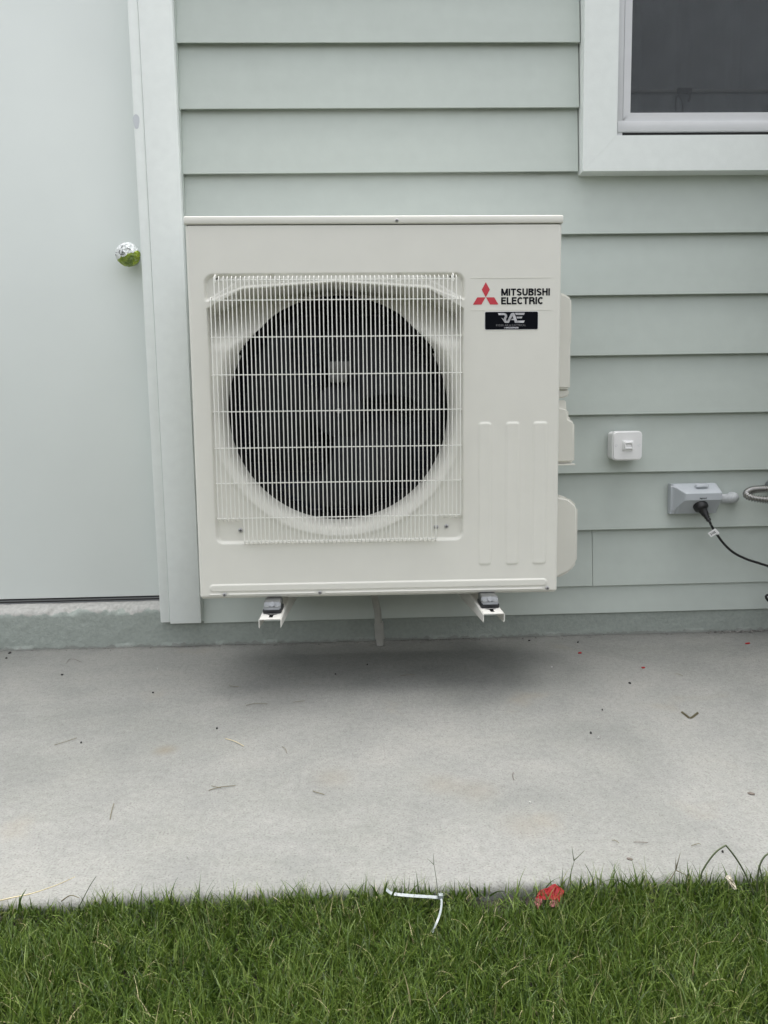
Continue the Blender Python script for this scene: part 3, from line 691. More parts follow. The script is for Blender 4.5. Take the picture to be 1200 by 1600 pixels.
for z, x0, x1 in ((0.7270, -0.3645, 0.1835), (0.6830, -0.3760, 0.1955), (0.6015, -0.3760, 0.1955), (0.5175, -0.3765, 0.1955), (0.4345, -0.3765, 0.1950), (0.3515, -0.3765, 0.1945), (0.2705, -0.3765, 0.1945), (0.1890, -0.3770, 0.1935), (0.1335, -0.3165, 0.1350)):
    if abs(z-.727) < .01 or z < .14: pts = [(x0, GY+0.0022, z), (x1, GY+0.0022, z)]
    else: pts = [(x0, GY+0.018, z), (x0+0.001, GY+0.006, z), (x0+0.004, GY+0.0022, z), (x1-0.004, GY+0.0022, z), (x1-0.001, GY+0.006, z), (x1, GY+0.018, z)]
    me = finish(tube_bm(pts, 0.00135, 6), 'cross_wire'); me.polygons.foreach_set('use_smooth', [True]*len(me.polygons)); link('cross_wire', me, guard, 'wire')
for hx in (-0.3606, 0.1746):
    tube('hook', smooth_path([(hx, GY, 0.722), (hx, GY+0.001, 0.736), (hx, GY+0.010, 0.7395), (hx, GY+0.022, 0.735)]), 0.0017, 'wire', guard, 6)

# emblem: three red diamonds, lettering, installer's sticker
PF = -0.0006
def px_shape(pts): return pts
dm = []
ex0, ex1, exm = 0.2213, 0.2800, 0.2508; ez0, ez1, ezm = 0.6712, 0.7212, 0.6873
def flat(name, polys, y, m, par):
    bm = bmesh.new()
    for p in polys: bm.faces.new([bm.verts.new((a, y, b)) for a, b in p])
    for f in bm.faces:
        f.normal_update()
        if f.normal.y > 0: f.normal_flip()
    return link(name, finish(bm, name), par, m)
flat('emblem', [[(exm, ezm), (exm+0.0094, 0.7045), (exm, ez1), (exm-0.0094, 0.7045)]], PF, 'red', ac)
flat('emblem', [[(exm-0.0006, ezm), (exm-0.0098, ez0), (ex0, ez0), (ex0+0.0098, ezm)]], PF, 'red', ac)
flat('emblem', [[(exm+0.0006, ezm), (ex1-0.0098, ezm), (ex1, ez0), (exm+0.0098, ez0)]], PF, 'red', ac)
# lettering cut as constant-width strokes (a bold grotesque)
def stroke(bm, pts, w_, y, closed=False):
    pts = [Vector((p[0], p[1])) for p in pts]; n = len(pts); L = []; R_ = []
    for i in range(n):
        if i == 0: t = pts[1]-pts[0]; k = 1
        elif i == n-1: t = pts[-1]-pts[-2]; k = 1
        else:
            a = (pts[i]-pts[i-1]).normalized(); b = (pts[i+1]-pts[i]).normalized(); t = a+b
            k = 1/max(0.45, math.cos(a.angle(b, 0)/2))
        t.normalize(); nrm = Vector((-t.y, t.x))*w_/2*k; L.append(pts[i]+nrm); R_.append(pts[i]-nrm)
    vl = [bm.verts.new((p.x, y, p.y)) for p in L]; vr = [bm.verts.new((p.x, y, p.y)) for p in R_]
    for i in range(n-1): bm.faces.new((vl[i], vl[i+1], vr[i+1], vr[i]))
def arc(cx, cz, rx, rz, a0, a1, n=8):
    return [(cx+rx*math.cos(math.radians(a0+(a1-a0)*i/n)), cz+rz*math.sin(math.radians(a0+(a1-a0)*i/n))) for i in range(n+1)]
T = 0.215; H_ = 1.0
def glyph(c):
    h = T/2
    if c == 'I': return T, [[(h, 0), (h, 1)]]
    if c == 'M': return 0.92, [[(h, 0), (h, 1)], [(0.92-h, 0), (0.92-h, 1)], [(h+.02, 1-.04), (0.46, 0.06)], [(0.92-h-.02, 1-.04), (0.46, 0.06)]]
    if c == 'T': return 0.70, [[(0, 1-h), (0.70, 1-h)], [(0.35, 0), (0.35, 1-h)]]
    if c == 'L': return 0.58, [[(h, 1), (h, h), (0.58, h)]]
    if c == 'E': return 0.63, [[(0.63, 1-h), (h, 1-h), (h, h), (0.63, h)], [(h, 0.53), (0.59, 0.53)]]
    if c == 'H': return 0.74, [[(h, 0), (h, 1)], [(0.74-h, 0), (0.74-h, 1)], [(h, 0.53), (0.74-h, 0.53)]]
    if c == 'U': return 0.74, [[(h, 1), (h, 0.36)]+arc(0.37, 0.36, 0.37-h, 0.36-h, 180, 360, 10)[1:-1]+[(0.74-h, 0.36), (0.74-h, 1)]]
    if c == 'C': return 0.68, [arc(0.39, 0.5, 0.39-h, 0.5-h, 42, 318, 18)]
    if c == 'S': return 0.69, [arc(0.345, 0.72, 0.345-h, 0.28-h, 20, 180, 8)+arc(0.345, 0.72, 0.345-h, 0.22-h/3, 200, 260, 4)+arc(0.345, 0.28, 0.345-h, 0.24-h/3, 80, 0, 6)+arc(0.345, 0.28, 0.345-h, 0.28-h, -10, -160, 8)]
    if c == 'B': return 0.72, [[(h, 0), (h, 1)], [(h, 1-h), (0.42, 1-h)]+arc(0.42, 0.765, 0.20, 0.235-h, 90, -90, 8)+[(h, 0.53)], [(0.42, 0.53)]+arc(0.42, 0.295, 0.72-h-0.42, 0.295-h, 80, -90, 8)+[(h, h)]]
    if c == 'R': return 0.74, [[(h, 0), (h, 1)], [(h, 1-h), (0.44, 1-h)]+arc(0.44, 0.72, 0.74-h-0.44-.02, 0.28-h, 90, -90, 8)+[(h, 0.44)], [(0.46, 0.44)]+arc(0.46, 0.27, 0.18, 0.17, 75, 0, 4)+[(0.65, 0.0)]]
    return 0.3, []
def lettering(name, s, x0, x1, z0, z1, y, m, par, gap=0.085):
    items = [glyph(c) for c in s]; tot = sum(i[0] for i in items)+gap*(len(s)-1); kx = (x1-x0)/tot; kz = z1-z0
    bm = bmesh.new(); x = 0
    for wd, paths in items:
        for p in paths: stroke(bm, [((x+a)*kz*1.0, b*kz) for a, b in p], T*kz, y)
        x += wd+gap
    for v in bm.verts: v.co.x = x0+v.co.x*kx/kz; v.co.z += z0
    for f in bm.faces:
        f.normal_update()
        if f.normal.y > 0: f.normal_flip()
    return link(name, finish(bm, name), par, m)
lettering('lettering', 'MITSUBISHI', 0.2862, 0.3984, 0.6905, 0.7065, PF, 'ink', ac)
lettering('lettering', 'ELECTRIC', 0.2862, 0.3824, 0.6712, 0.6873, PF-0.0001, 'ink', ac)
# clear film edges around the emblem
M['film'] = mat('clear film edge', (0.74, 0.732, 0.675), 0.3)
for z in (0.7300, 0.6580): box('film_edge', (0.2150, 0.4035, -0.00075, 0.0003, z, z+0.0004), 'film', ac)
# sticker
def rr_poly(x0, x1, z0, z1, r, n=5):
    out = []
    for cx, cz, a in ((x1-r, z1-r, 0), (x0+r, z1-r, 90), (x0+r, z0+r, 180), (x1-r, z0+r, 270)):
        out += arc(cx, cz, r, r, a, a+90, n)
    return out
st = prism('sticker', rr_poly(0.2492, 0.3712, 0.6150, 0.6545, 0.003), -0.0010, 0.0001, 'stickerblack', ac)
prism('sticker_border', rr_poly(0.2485, 0.3719, 0.6143, 0.6552, 0.0036), -0.0008, 0.0, 'whiteprint', st)
def sp(px, pz):     # sticker crop pixels (12 per photo px, 750..850 x 480..520) to local metres
    return (0.2492+(px-92)/(1088-92)*0.122, 0.6545-(pz-88)/(420-88)*0.0395)
def sps(l): return [sp(*p) for p in l]
ry = -0.00115
flat('sticker_lettering', [sps([(335, 110), (455, 110), (490, 125), (508, 155), (505, 195), (485, 222), (440, 225), (455, 190), (465, 175), (462, 158), (448, 148), (350, 148)]),
                           sps([(395, 195), (440, 225), (485, 222), (495, 262), (510, 262), (530, 295), (465, 295)]),
                           sps([(510, 262), (575, 125), (600, 108), (640, 108), (605, 165), (590, 195), (545, 290), (530, 295)]),
                           sps([(605, 165), (640, 108), (700, 265), (690, 297), (655, 297), (640, 245), (585, 245), (595, 220), (628, 220)]),
                           sps([(655, 108), (838, 108), (825, 148), (672, 148)]), sps([(680, 180), (795, 180), (782, 214), (695, 214)]),
                           sps([(700, 255), (838, 255), (822, 297), (690, 297)])], ry, 'silver', st)
def txt(s, a, b, m, par, y, **k):
    x0, z1 = sp(*a); x1, z0 = sp(*b); me = text_mesh(s, x0, x1, z0, z1, **k); return link('sticker_lettering', me, par, m, loc=(0, y, 0))
txt('RYDER AIR & ELECTRICAL', (300, 322), (862, 362), 'greyprint', st, ry, offset=0.01)
txt('/ 0452209608', (450, 374), (722, 404), 'whiteprint', st, ry, offset=0.02)

# covers on the right-hand side of the cabinet (pipe and terminal covers)
def cover(name, poly_xz, y0, y1, bev):
    bm = prism_bm(poly_xz, y0, y1); bmesh.ops.bevel(bm, geom=[e for e in bm.edges], offset=bev, segments=3, affect='EDGES', clamp_overlap=True)
    me = finish(bm, name); smooth_by_angle(me, 40); return link(name, me, ac, 'plastic')
XS = 0.4236
cover('handle_cover', [(XS, 0.7260), (0.4660, 0.7225), (0.4915, 0.7080), (0.4930, 0.6100), (0.4905, 0.6000), (0.4915, 0.4840), (XS, 0.4840)], 0.15, 0.26, 0.005)
cover('handle_cover', [(XS, 0.4835), (0.4910, 0.4835), (0.4910, 0.4690), (0.4800, 0.4630), (XS, 0.4580)], 0.16, 0.25, 0.003)
cover('cover_neck', [(XS, 0.4575), (0.4850, 0.4570), (0.4885, 0.4090), (XS, 0.4090)], 0.165, 0.25, 0.003)
cover('terminal_cover', [(XS, 0.4440), (0.4680, 0.4405), (0.4885, 0.4340), (0.4885, 0.4100), (0.5045, 0.4010), (0.5055, 0.2985), (XS, 0.2985)], 0.15, 0.27, 0.0055)
cover('cover_lip', [(XS, 0.2960), (0.5040, 0.2965), (0.5035, 0.2925), (XS, 0.2915)], 0.140, 0.27, 0.001)
cover('service_cover', [(XS, 0.2250), (0.4660, 0.2140), (0.4920, 0.2090), (0.5165, 0.1860), (0.5175, 0.0400), (0.5000, 0.0150), (0.4660, -0.0020), (XS, -0.002)], 0.15, 0.29, 0.008)

# ================================================================== BRACKETS under the unit
ZB = 0.2150
def bracket(x0, x1, label):
    """channel arm x0..x1 from the wall to its open front end, with upright, clamp and rubber foot"""
    xm = (x0+x1)/2
    t_ = thing('wall_bracket', label, 'bracket', (xm, W, ZB-0.03), group='wall brackets carrying the air conditioner')
    hw = (x1-x0)/2; yl = lambda y: y-W; zl = lambda z: z-(ZB-0.03)
    # U channel open downwards, front end notched
    bm = bmesh.new(); th = 0.002; ya, yb = yl(-0.093), -0.004
    top = [(-hw, zl(ZB)-0.018), (-hw, zl(ZB)-0.0025), (-hw+0.0025, zl(ZB)), (hw-0.0025, zl(ZB)), (hw, zl(ZB)-0.0025), (hw, zl(ZB)-0.018), (hw-0.003, zl(ZB)-0.021), (hw-th, zl(ZB)-0.017), (hw-th, zl(ZB)-th), (-hw+th, zl(ZB)-th), (-hw+th, zl(ZB)-0.017), (-hw+0.003-th, zl(ZB)-0.021)]
    sec = lambda y, drop: [bm.verts.new((x, y, z if z > zl(ZB)-0.01 else z-drop)) for x, z in top]
    secs = [sec(ya, 0.0), sec(ya+0.10, 0.008), sec(yb, 0.045)]
    n = len(top)
    for a, b in zip(secs, secs[1:]):
        for k in range(n): bm.faces.new((a[k], a[(k+1) % n], b[(k+1) % n], b[k]))
    bm.faces.new(secs[0]); bm.faces.new(secs[-1][::-1]); bmesh.ops.recalc_face_normals(bm, faces=bm.faces[:])
    link('arm', finish(bm, 'arm'), t_, 'bracket')
    # slot in the channel top: a keyhole in front of the foot
    z_ = zl(ZB)+0.0003
    flat('slot', [[(-0.0045, yl(-0.078)), (0.0045, yl(-0.078)), (0.0045, yl(-0.058)), (0.014, yl(-0.050)), (-0.014, yl(-0.050)), (-0.0045, yl(-0.058))]], 0, 'dark', t_)
    so = [o for o in t_.children if o.name.startswith('slot')][0]
    for v in so.data.vertices: v.co = Vector((v.co.x, v.co.z, z_))
    box('upright', (-hw, hw, -0.022, -0.0185, zl(0.16), zl(0.72)), 'bracket', t_, 0.001)
    # rubber foot and zinc clamp
    f0 = yl(-0.046)
    box('rubber_foot', (-0.0215, 0.0215, f0, f0+0.06, z_+0.0002, z_+0.011), 'rubber', t_, 0.003)
    prof = [(f0-0.004, 0.0095), (f0-0.002, 0.0155), (f0+0.006, 0.0175), (f0+0.010, 0.0245), (f0+0.022, 0.0268), (f0+0.058, 0.0268), (f0+0.058, 0.0095)]
    bm = bmesh.new(); a = [bm.verts.new((-0.0195, y, z_+z)) for y, z in prof]; b = [bm.verts.new((0.0195, y, z_+z)) for y, z in prof]
    bm.faces.new(a); bm.faces.new(b[::-1])
    for k in range(len(prof)): bm.faces.new((a[k], b[k], b[(k+1) % len(prof)], a[(k+1) % len(prof)]))
    bmesh.ops.recalc_face_normals(bm, faces=bm.faces[:]); bmesh.ops.bevel(bm, geom=bm.edges[:], offset=0.0022, segments=2, affect='EDGES')
    me = finish(bm, 'clamp'); smooth_by_angle(me, 30); c_ = link('clamp', me, t_, 'clamp')
    bm = bmesh.new()
    bmesh.ops.create_cone(bm, segments=6, cap_ends=True, radius1=0.0068, radius2=0.0068, depth=0.005, matrix=Matrix.Translation((0, f0+0.006, z_+0.0205)) @ Matrix.Rotation(math.radians(58), 4, 'X'))
    link('bolt_head', finish(bm, 'bolt_head'), c_, 'clamp')
    return t_
bracket(-0.277, -0.226, 'white steel bracket arm with zinc clamp under the left half of the unit')
bracket(0.231, 0.281, 'white steel bracket arm with zinc clamp under the right half of the unit')

# drain hose
dp = [(-0.012, 0.30, 0.232), (-0.012, 0.33, 0.222), (-0.010, 0.375, 0.185), (-0.006, 0.392, 0.145), (0.002, 0.396, 0.105), (0.004, 0.396, 0.066)]
dh = thing('drain_hose', 'grey plastic drain hose hanging from the unit down to the concrete', 'hose', (0.005, 0.396, 0))
L_ = lambda p: (p[0]-0.005, p[1]-0.396, p[2])
tube('hose', [L_(p) for p in smooth_path(dp, 5)], 0.0104, 'drain', dh, 14)
tube('socket', [L_(p) for p in ((0.0045, 0.396, 0.068), (0.0055, 0.396, 0.064), (0.0075, 0.396, 0.020))], 0.0138, 'drain', dh, 18)
tube('stub', [L_(p) for p in ((0.0078, 0.396, 0.021), (0.0085, 0.396, 0.001))], 0.0108, 'drain', dh, 16)

# ================================================================== ISOLATOR SWITCH
def rplate(name, x0, x1, y0, y1, z0, z1, r, bev, m, par):
    bm = prism_bm(rr_poly(x0, x1, z0, z1, r, 8), y0, y1)
    front = [e for e in bm.edges if all(abs(v.co.y-y0) < 1e-6 for v in e.verts)]
    bmesh.ops.bevel(bm, geom=front, offset=bev, segments=3, affect='EDGES'); me = finish(bm, name); smooth_by_angle(me, 35); return link(name, me, par, m)
sx_, sz_ = 0.7265, 0.570
iso = thing('isolator_switch', 'small white square isolator switch on the weatherboards right of the unit', 'switch', (sx_, W, sz_))
rplate('back_box', -0.0410, 0.0410, -0.031, 0.0035, -0.0400, 0.0400, 0.011, 0.001, 'white', iso)
rplate('cover_plate', -0.0430, 0.0430, -0.0480, -0.0315, -0.0420, 0.0420, 0.0125, 0.0035, 'white', iso)
tg = box('toggle_surround', (-0.0155, 0.0155, -0.0500, -0.0475, -0.0155, 0.0150), 'white', iso, 0.001)
box('toggle_cheek', (-0.0125, -0.0095, -0.0590, -0.0495, -0.0120, 0.0120), 'white', tg, 0.001); box('toggle_cheek', (0.0100, 0.0130, -0.0560, -0.0495, -0.0120, 0.0120), 'white', tg, 0.001)
bm = bmesh.new(); pf = [(-0.0495, 0.0115), (-0.0575, 0.0095), (-0.0560, 0.0060), (-0.0520, 0.0020), (-0.0525, -0.0040), (-0.0560, -0.0070), (-0.0555, -0.0090), (-0.0495, -0.0110)]
a = [bm.verts.new((-0.0092, y, z)) for y, z in pf]; b = [bm.verts.new((0.0097, y, z)) for y, z in pf]
bm.faces.new(a); bm.faces.new(b[::-1])
for k in range(len(pf)): bm.faces.new((a[k], b[k], b[(k+1) % len(pf)], a[(k+1) % len(pf)]))
bmesh.ops.recalc_face_normals(bm, faces=bm.faces[:]); link('toggle', finish(bm, 'toggle'), iso, 'white')
for x in (-0.033, 0.033):
    o = lathe('screw_cap', [(0.0001, -0.0478), (0.0026, -0.0478), (0.0030, -0.0484), (0.0034, -0.0480)], x, 0.001, 'outlet', iso, 18)

# ================================================================== OUTLET, PLUG, CONDUIT, HOSE
OX, OZ = 0.947, 0.411
out = thing('power_outlet', 'pale grey weatherproof power outlet with sloping hood on the weatherboards', 'power outlet', (OX, W, OZ))
def outlet_section(x):
    """closed yz outline at local x; depth grows from the left wing to the full body"""
    xl = -0.074; k = ss(-0.077, -0.050, x); k = float(k)
    kr = float(1-ss(0.052, 0.057, x)*0.15)
    top, bot = 0.0440, -0.0450
    D = (0.018+(0.062-0.018)*k)*kr
    zt = 0.036+(0.0185-0.036)*k; zb = -0.036+(-0.0005+0.036)*k
    return [(0.003, top-0.0015), (-0.010, top), (-0.017, top-0.001), (-D+0.003, zt+0.003), (-D, zt), (-D, zb), (-D+0.003, zb-0.0025), (-0.024*kr if k > .5 else -0.017, bot+0.001), (-0.015, bot), (0.003, bot+0.0005)]
bm = bmesh.new(); rings = []
XX = [-0.0790, -0.0780]+list(np.linspace(-0.075, -0.048, 16))+[-0.02, 0, 0.03, 0.045, 0.050, 0.053, 0.055, 0.0565]
for i, x in enumerate(XX):
    s_ = outlet_section(x)
    if x > 0.052: s_ = [(y, z*(1-0.04*((x-0.052)/0.0045)**2)) for y, z in s_]
    rings.append([bm.verts.new((x, y, z)) for y, z in s_])
n = len(rings[0])
for a, b in zip(rings, rings[1:]):
    for k in range(n): bm.faces.new((a[k], a[(k+1) % n], b[(k+1) % n], b[k]))
bm.faces.new(rings[0][::-1]); bm.faces.new(rings[-1]); bmesh.ops.recalc_face_normals(bm, faces=bm.faces[:])
me = finish(bm, 'housing'); smooth_by_angle(me, 24); hs_ = link('housing', me, out, 'outlet')
bx0 = at_y(1088, 764, W-0.045).x-OX; bx1 = at_y(1107, 764, W-0.045).x-OX
rk = box('rocker', (bx0, bx1, -0.012, 0.006, -0.005, 0.005), 'outlet', out, 0.002); rk.location = (0, -0.034, 0.0345); rk.rotation_euler = (math.radians(-30), 0, 0)
# maker's word printed on the band
lx0 = at_y(1093.5, 778.5, W-0.062).x-OX; lx1 = at_y(1104, 778.5, W-0.062).x-OX; lz0 = at_y(1098, 780.5, W-0.062).z-OZ; lz1 = at_y(1098, 777, W-0.062).z-OZ
link('lettering', text_mesh('legrand', lx0, lx1, lz0, lz1, offset=0.03), out, 'ink', loc=(0, -0.0622, 0))

cord = thing('power_lead', 'black power plug and cord curving from the grey outlet to the right', 'power cord', (0.955, W-0.03, 0.385))
CB = Vector((0.955, W-0.03, 0.385))
pc = at_y(1097, 795, W-0.050); dirv = Vector((0.30, -0.50, -0.80)).normalized()
rot_ = dirv.to_track_quat('-Y', 'Z').to_matrix().to_4x4()
def placed_lathe(name, prof, m, origin, n=32):
    bm = lathe_bm(prof, 0, 0, n); bmesh.ops.transform(bm, matrix=Matrix.Translation(origin-CB) @ rot_, verts=bm.verts[:])
    bmesh.ops.remove_doubles(bm, verts=bm.verts[:], dist=1e-5)
    me = finish(bm, name); smooth_by_angle(me, 35); return link(name, me, cord, m)
placed_lathe('plug', [(0.0001, 0.022), (0.0185, 0.022), (0.0205, 0.018), (0.0205, 0.004), (0.0195, 0.000), (0.0175, -0.002), (0.0140, -0.004), (0.0112, -0.010), (0.0098, -0.020), (0.0001, -0.0205)], 'cord', pc)
placed_lathe('strain_relief', [(0.0001, -0.018), (0.0085, -0.0195), (0.0082, -0.024), (0.0066, -0.0245), (0.0066, -0.0265), (0.0078, -0.027), (0.0074, -0.031), (0.0060, -0.0315), (0.0060, -0.034), (0.0070, -0.0345), (0.0064, -0.040), (0.0045, -0.0415), (0.0001, -0.0416)], 'cord', pc)
c0 = pc+dirv*0.040
cp = [c0, c0+dirv*0.008] + [at_y(px, py, W-d) for px, py, d in ((1112, 822, 0.045), (1128, 846, 0.035), (1145, 862.5, 0.033), (1165, 873, 0.033), (1186, 880, 0.035), (1200, 884.5, 0.037))]
cp += [Vector((1.22, W-0.05, 0.185)), Vector((1.29, W-0.06, 0.155)), Vector((1.26, W-0.05, 0.120)), at_y(1198, 930, W-0.045), Vector((1.20, W-0.05, 0.085)), Vector((1.36, W-0.06, 0.09))]
tube('cord', [p-CB for p in smooth_path(cp, 7)], 0.0036, 'cord', cord, 10)
# white printed tag folded round the cord
ta = [at_y(*p, W-0.047) for p in ((1105.7, 833.2), (1111, 839.4), (1122.5, 832.5), (1117, 825.8))]
nrm = (ta[1]-ta[0]).cross(ta[3]-ta[0]).normalized()
if nrm.y > 0: nrm = -nrm
bm = bmesh.new(); A_ = [bm.verts.new(p-CB+nrm*0.0004) for p in ta]; B_ = [bm.verts.new(p-CB-nrm*0.0004) for p in ta]
bm.faces.new(A_); bm.faces.new(B_[::-1])
for k in range(4): bm.faces.new((A_[k], B_[k], B_[(k+1) % 4], A_[(k+1) % 4]))
bmesh.ops.recalc_face_normals(bm, faces=bm.faces[:]); tagm = link('cord_tag', finish(bm, 'cord_tag'), cord, 'white')
tube('tag_band', [at_y(*p, W-0.040)-CB for p in ((1115.5, 827.5), (1121.5, 834.0))], 0.0055, 'white', cord, 12)
me = text_mesh('310S', 0.15, 0.80, 0.28, 0.72, offset=0.02)
o_, ux, uz = ta[1]-CB, (ta[2]-ta[1]), (ta[0]-ta[1])
for v in me.vertices: v.co = ta[1]-CB + (ta[2]-ta[1])*v.co.x + (ta[0]-ta[1])*v.co.z + nrm*0.0007
link('tag_lettering', me, tagm, 'ink')

cdt = thing('conduit', 'short ribbed grey conduit elbow leaving the outlet into the wall', 'conduit', (1.02, W, 0.411))
def ribbed(name, pts, r, amp, pitch, m, par, n=18, flat_=False):
    pts = [Vector(p) for p in pts]; P2 = [pts[0]]; acc = 0
    seg = pitch/8
    # resample evenly
    d = [0]
    for a, b in zip(pts, pts[1:]): d.append(d[-1]+(b-a).length)
    N = int(d[-1]/seg); out_ = []; rad = []
    for i in range(N+1):
        s = i*seg; k = min(max(0, int(np.searchsorted(d, s, side='right'))-1), len(pts)-2); f = (s-d[k])/max(1e-9, d[k+1]-d[k])
        out_.append(pts[k].lerp(pts[k+1], f)); rad.append(r+amp*math.sin(2*math.pi*i/8))
    me = finish(tube_bm(out_, r, n, radii=rad), name); me.polygons.foreach_set('use_smooth', [True]*len(me.polygons)); return link(name, me, par, m)
cpts = smooth_path([(-0.020, -0.022, -0.002), (0.005, -0.023, -0.002), (0.026, -0.023, -0.002), (0.036, -0.018, -0.001), (0.0405, -0.006, 0.0), (0.041, 0.010, 0.0)], 8)
ribbed('conduit_tube', cpts, 0.0140, 0.0004, 0.004, 'conduit', cdt)
lathe('entry_hole', [(0.0138, 0.0), (0.0138, -0.0008)], 0.041, 0.0, 'seal', cdt, 24)

fh = thing('steel_hose', 'shiny corrugated stainless steel hose bent in a U beside the outlet', 'hose', (1.13, W, 0.41))
c1 = [(0.40, -0.025, 0.028), (0.25, -0.025, 0.027), (0.12, -0.026, 0.026), (0.02, -0.030, 0.026), (-0.022, -0.036, 0.025), (-0.047, -0.047, 0.020), (-0.058, -0.062, 0.012), (-0.047, -0.079, 0.005), (-0.018, -0.089, 0.001), (0.03, -0.092, -0.002), (0.12, -0.090, -0.004), (0.28, -0.080, -0.01)]
ribbed('hose', smooth_path([(x, y-0.002, z) for x, y, z in c1], 14), 0.0092, 0.0022, 0.0068, 'hose', fh, 20)
# saddle clip holding it (just inside the frame)
sc_ = at_y(1199, 758, W-0.01)
lathe('saddle', [(0.0001, -0.030), (0.010, -0.030), (0.012, -0.026), (0.012, 0.003)], sc_.x+0.012-1.13, sc_.z-0.41, 'sealgrey', fh, 20)

# ================================================================== WATER HEATER, unseen, added to shade the right side; cord and hose lead there
M['heater'] = mat('grey enamel tank', (0.36, 0.37, 0.36), 0.4, var=0.02, vscale=3)
wh = thing('shading_water_heater', 'unseen tall grey water heater added beyond the outlet to shade the wall', 'water heater', (1.62, 0.07, 0))
bm = bmesh.new()
for r0_, z0_, r1_, z1_ in ((0.30, 0.03, 0.30, 1.62), (0.30, 1.62, 0.27, 1.68), (0.27, 1.68, 0.001, 1.70)):
    bmesh.ops.create_cone(bm, segments=48, radius1=r0_, radius2=r1_, depth=z1_-z0_, matrix=Matrix.Translation((0, 0, (z0_+z1_)/2)))
me = finish(bm, 'tank'); smooth_by_angle(me, 30); link('tank', me, wh, 'heater')
box('plinth', (-0.33, 0.33, -0.33, 0.33, 0.001, 0.029), 'concrete', wh, 0.004)
box('valve_cover', (-0.10, 0.10, -0.315, -0.28, 0.30, 0.62), 'outlet', wh, 0.006)

# ================================================================== LITTER on the path
def flake(name, px, py, size, m, label, cat, group=None, elong=1.6, h=0.0025, ang=None, seed=0, z0=0.0):
    p = at_z(px, py, z0); rr = random.Random(seed+int(px*7+py)); bm = bmesh.new(); bmesh.ops.create_icosphere(bm, subdivisions=2, radius=1.0)
    for v in bm.verts:
        k = 1+0.35*noise.noise(v.co*1.7+Vector((px, py, 0))); v.co = Vector((v.co.x*size*elong*k, v.co.y*size*k, max(-0.6, v.co.z)*h*k))
    me = finish(bm, name); o = link(name, me, None, m, loc=(p.x, p.y, z0+h*0.6), rot=(0, 0, ang if ang is not None else rr.uniform(0, 3.1)))
    return tag(o, label, cat, group)
BG = 'specks of black grit on the concrete path'
for px, py, s, lab in ((984, 1068, 0.0042, 'largest black chip on the concrete right of centre'), (903, 1004, 0.0035, 'black chip close to the wall base right of the unit'),
                       (827, 1001.5, 0.0032, 'black chip at the wall base below the right bracket'), (923, 1146, 0.0034, 'black chip mid path beside a tiny white speck'),
                       (97, 1055, 0.0032, 'black chip near the step below the door'), (127, 1161, 0.0026, 'black chip beside a dry stem on the left of the path'),
                       (339, 1139, 0.0024, 'black speck mid path below the unit left corner'), (239, 1083, 0.0024, 'black speck on the path below the door trim'),
                       (574, 1039, 0.0026, 'black speck in the shadow below the unit'), (524, 1054, 0.0020, 'tiny black speck in the shadow left of the drain hose'),
                       (15, 1021, 0.0040, 'flat black flake at the far left foot of the step'), (10, 1029, 0.0032, 'smaller flat black flake just in front of the step at far left'),
                       (941, 1110, 0.0018, 'tiny dark speck between two black chips on the path'), (1129, 1332, 0.0016, 'tiny dark speck near the grass at right')):
    flake('grit_chip', px, py, s*0.72, 'blackbit', lab, 'grit', BG)
for px, py, s, e2, lab in ((906, 1021, 0.0028, 2.4, 'thin red plastic shred on the path nearest the unit'), (1005, 1044, 0.0036, 1.5, 'curled red plastic shred in the middle of the three'),
                           (1168, 1006, 0.0036, 2.6, 'long red plastic shred at the right edge by the wall')):
    flake('red_shred', px, py, s, 'redplastic', lab, 'plastic scrap', 'red plastic shreds on the path', e2, ang=0.3)
for px, py, s, lab in ((862, 1043, 0.0030, 'white paint flake on the path below the right side of the unit'), (828, 1255, 0.0028, 'white speck on the open concrete mid path'), (935, 1154, 0.0024, 'white speck beside a black chip'),
                       (293, 1341, 0.0018, 'tiny white speck near the lawn at left'), (246, 1046, 0.0018, 'tiny white speck near the step')):
    flake('paint_flake', px, py, s*0.62, 'speck', lab, 'paint flake', 'white flakes on the path', 1.3)
flake('dry_leaf', 1174, 1241, 0.0042, 'leaf', 'small brown dry leaf at the right edge of the path', 'leaf', None, 1.5, 0.002, -0.5)
flake('dry_leaf', 984, 1343, 0.0030, 'leaf', 'tiny brown leaf crumb near the lawn right of centre', 'leaf', None, 1.5, 0.0015, -0.5)
def stem(pts, r, m, label, z=0.0015, name='dry_twig', cat='dry grass', group='dry grass stems on the path', branches=()):
    base = at_z(*pts[0], 0); P3 = [at_z(px, py, 0)+Vector((0, 0, z+0.0015*abs(math.sin(i*1.7)))) for i, (px, py) in enumerate(pts)]
    r *= 0.72; bm = tube_bm([p-base for p in smooth_path(P3, 4)], r, 5)
    for br in branches: tube_bm([at_z(px, py, 0)+Vector((0, 0, z))-base for px, py in br], r*0.8, 5, bm)
    o = link(name, finish(bm, name), None, m, loc=base); return tag(o, label, cat, group)
stem([(326, 1236), (345, 1232), (368, 1229)], 0.0009, 'twig', 'forked dry stem on the path left of centre', branches=[[(345, 1232), (330, 1229)]])
stem([(172, 1281), (175, 1268), (178, 1257)], 0.0009, 'twig', 'upright looking dry stem on the left of the path')
stem([(104, 1037), (108, 1032), (116, 1031), (127, 1036)], 0.0007, 'leaf', 'curled dark thread near the step below the door')
stem([(85, 1165), (102, 1161), (120, 1154)], 0.0008, 'twig', 'dry stem beside a black chip on the left')
stem([(384, 1103), (400, 1101), (418, 1101)], 0.0008, 'twig', 'thin dry stem below the unit left corner')
stem([(352, 1155), (366, 1160), (381, 1167)], 0.0010, 'straw', 'pale straw piece mid path left of centre')
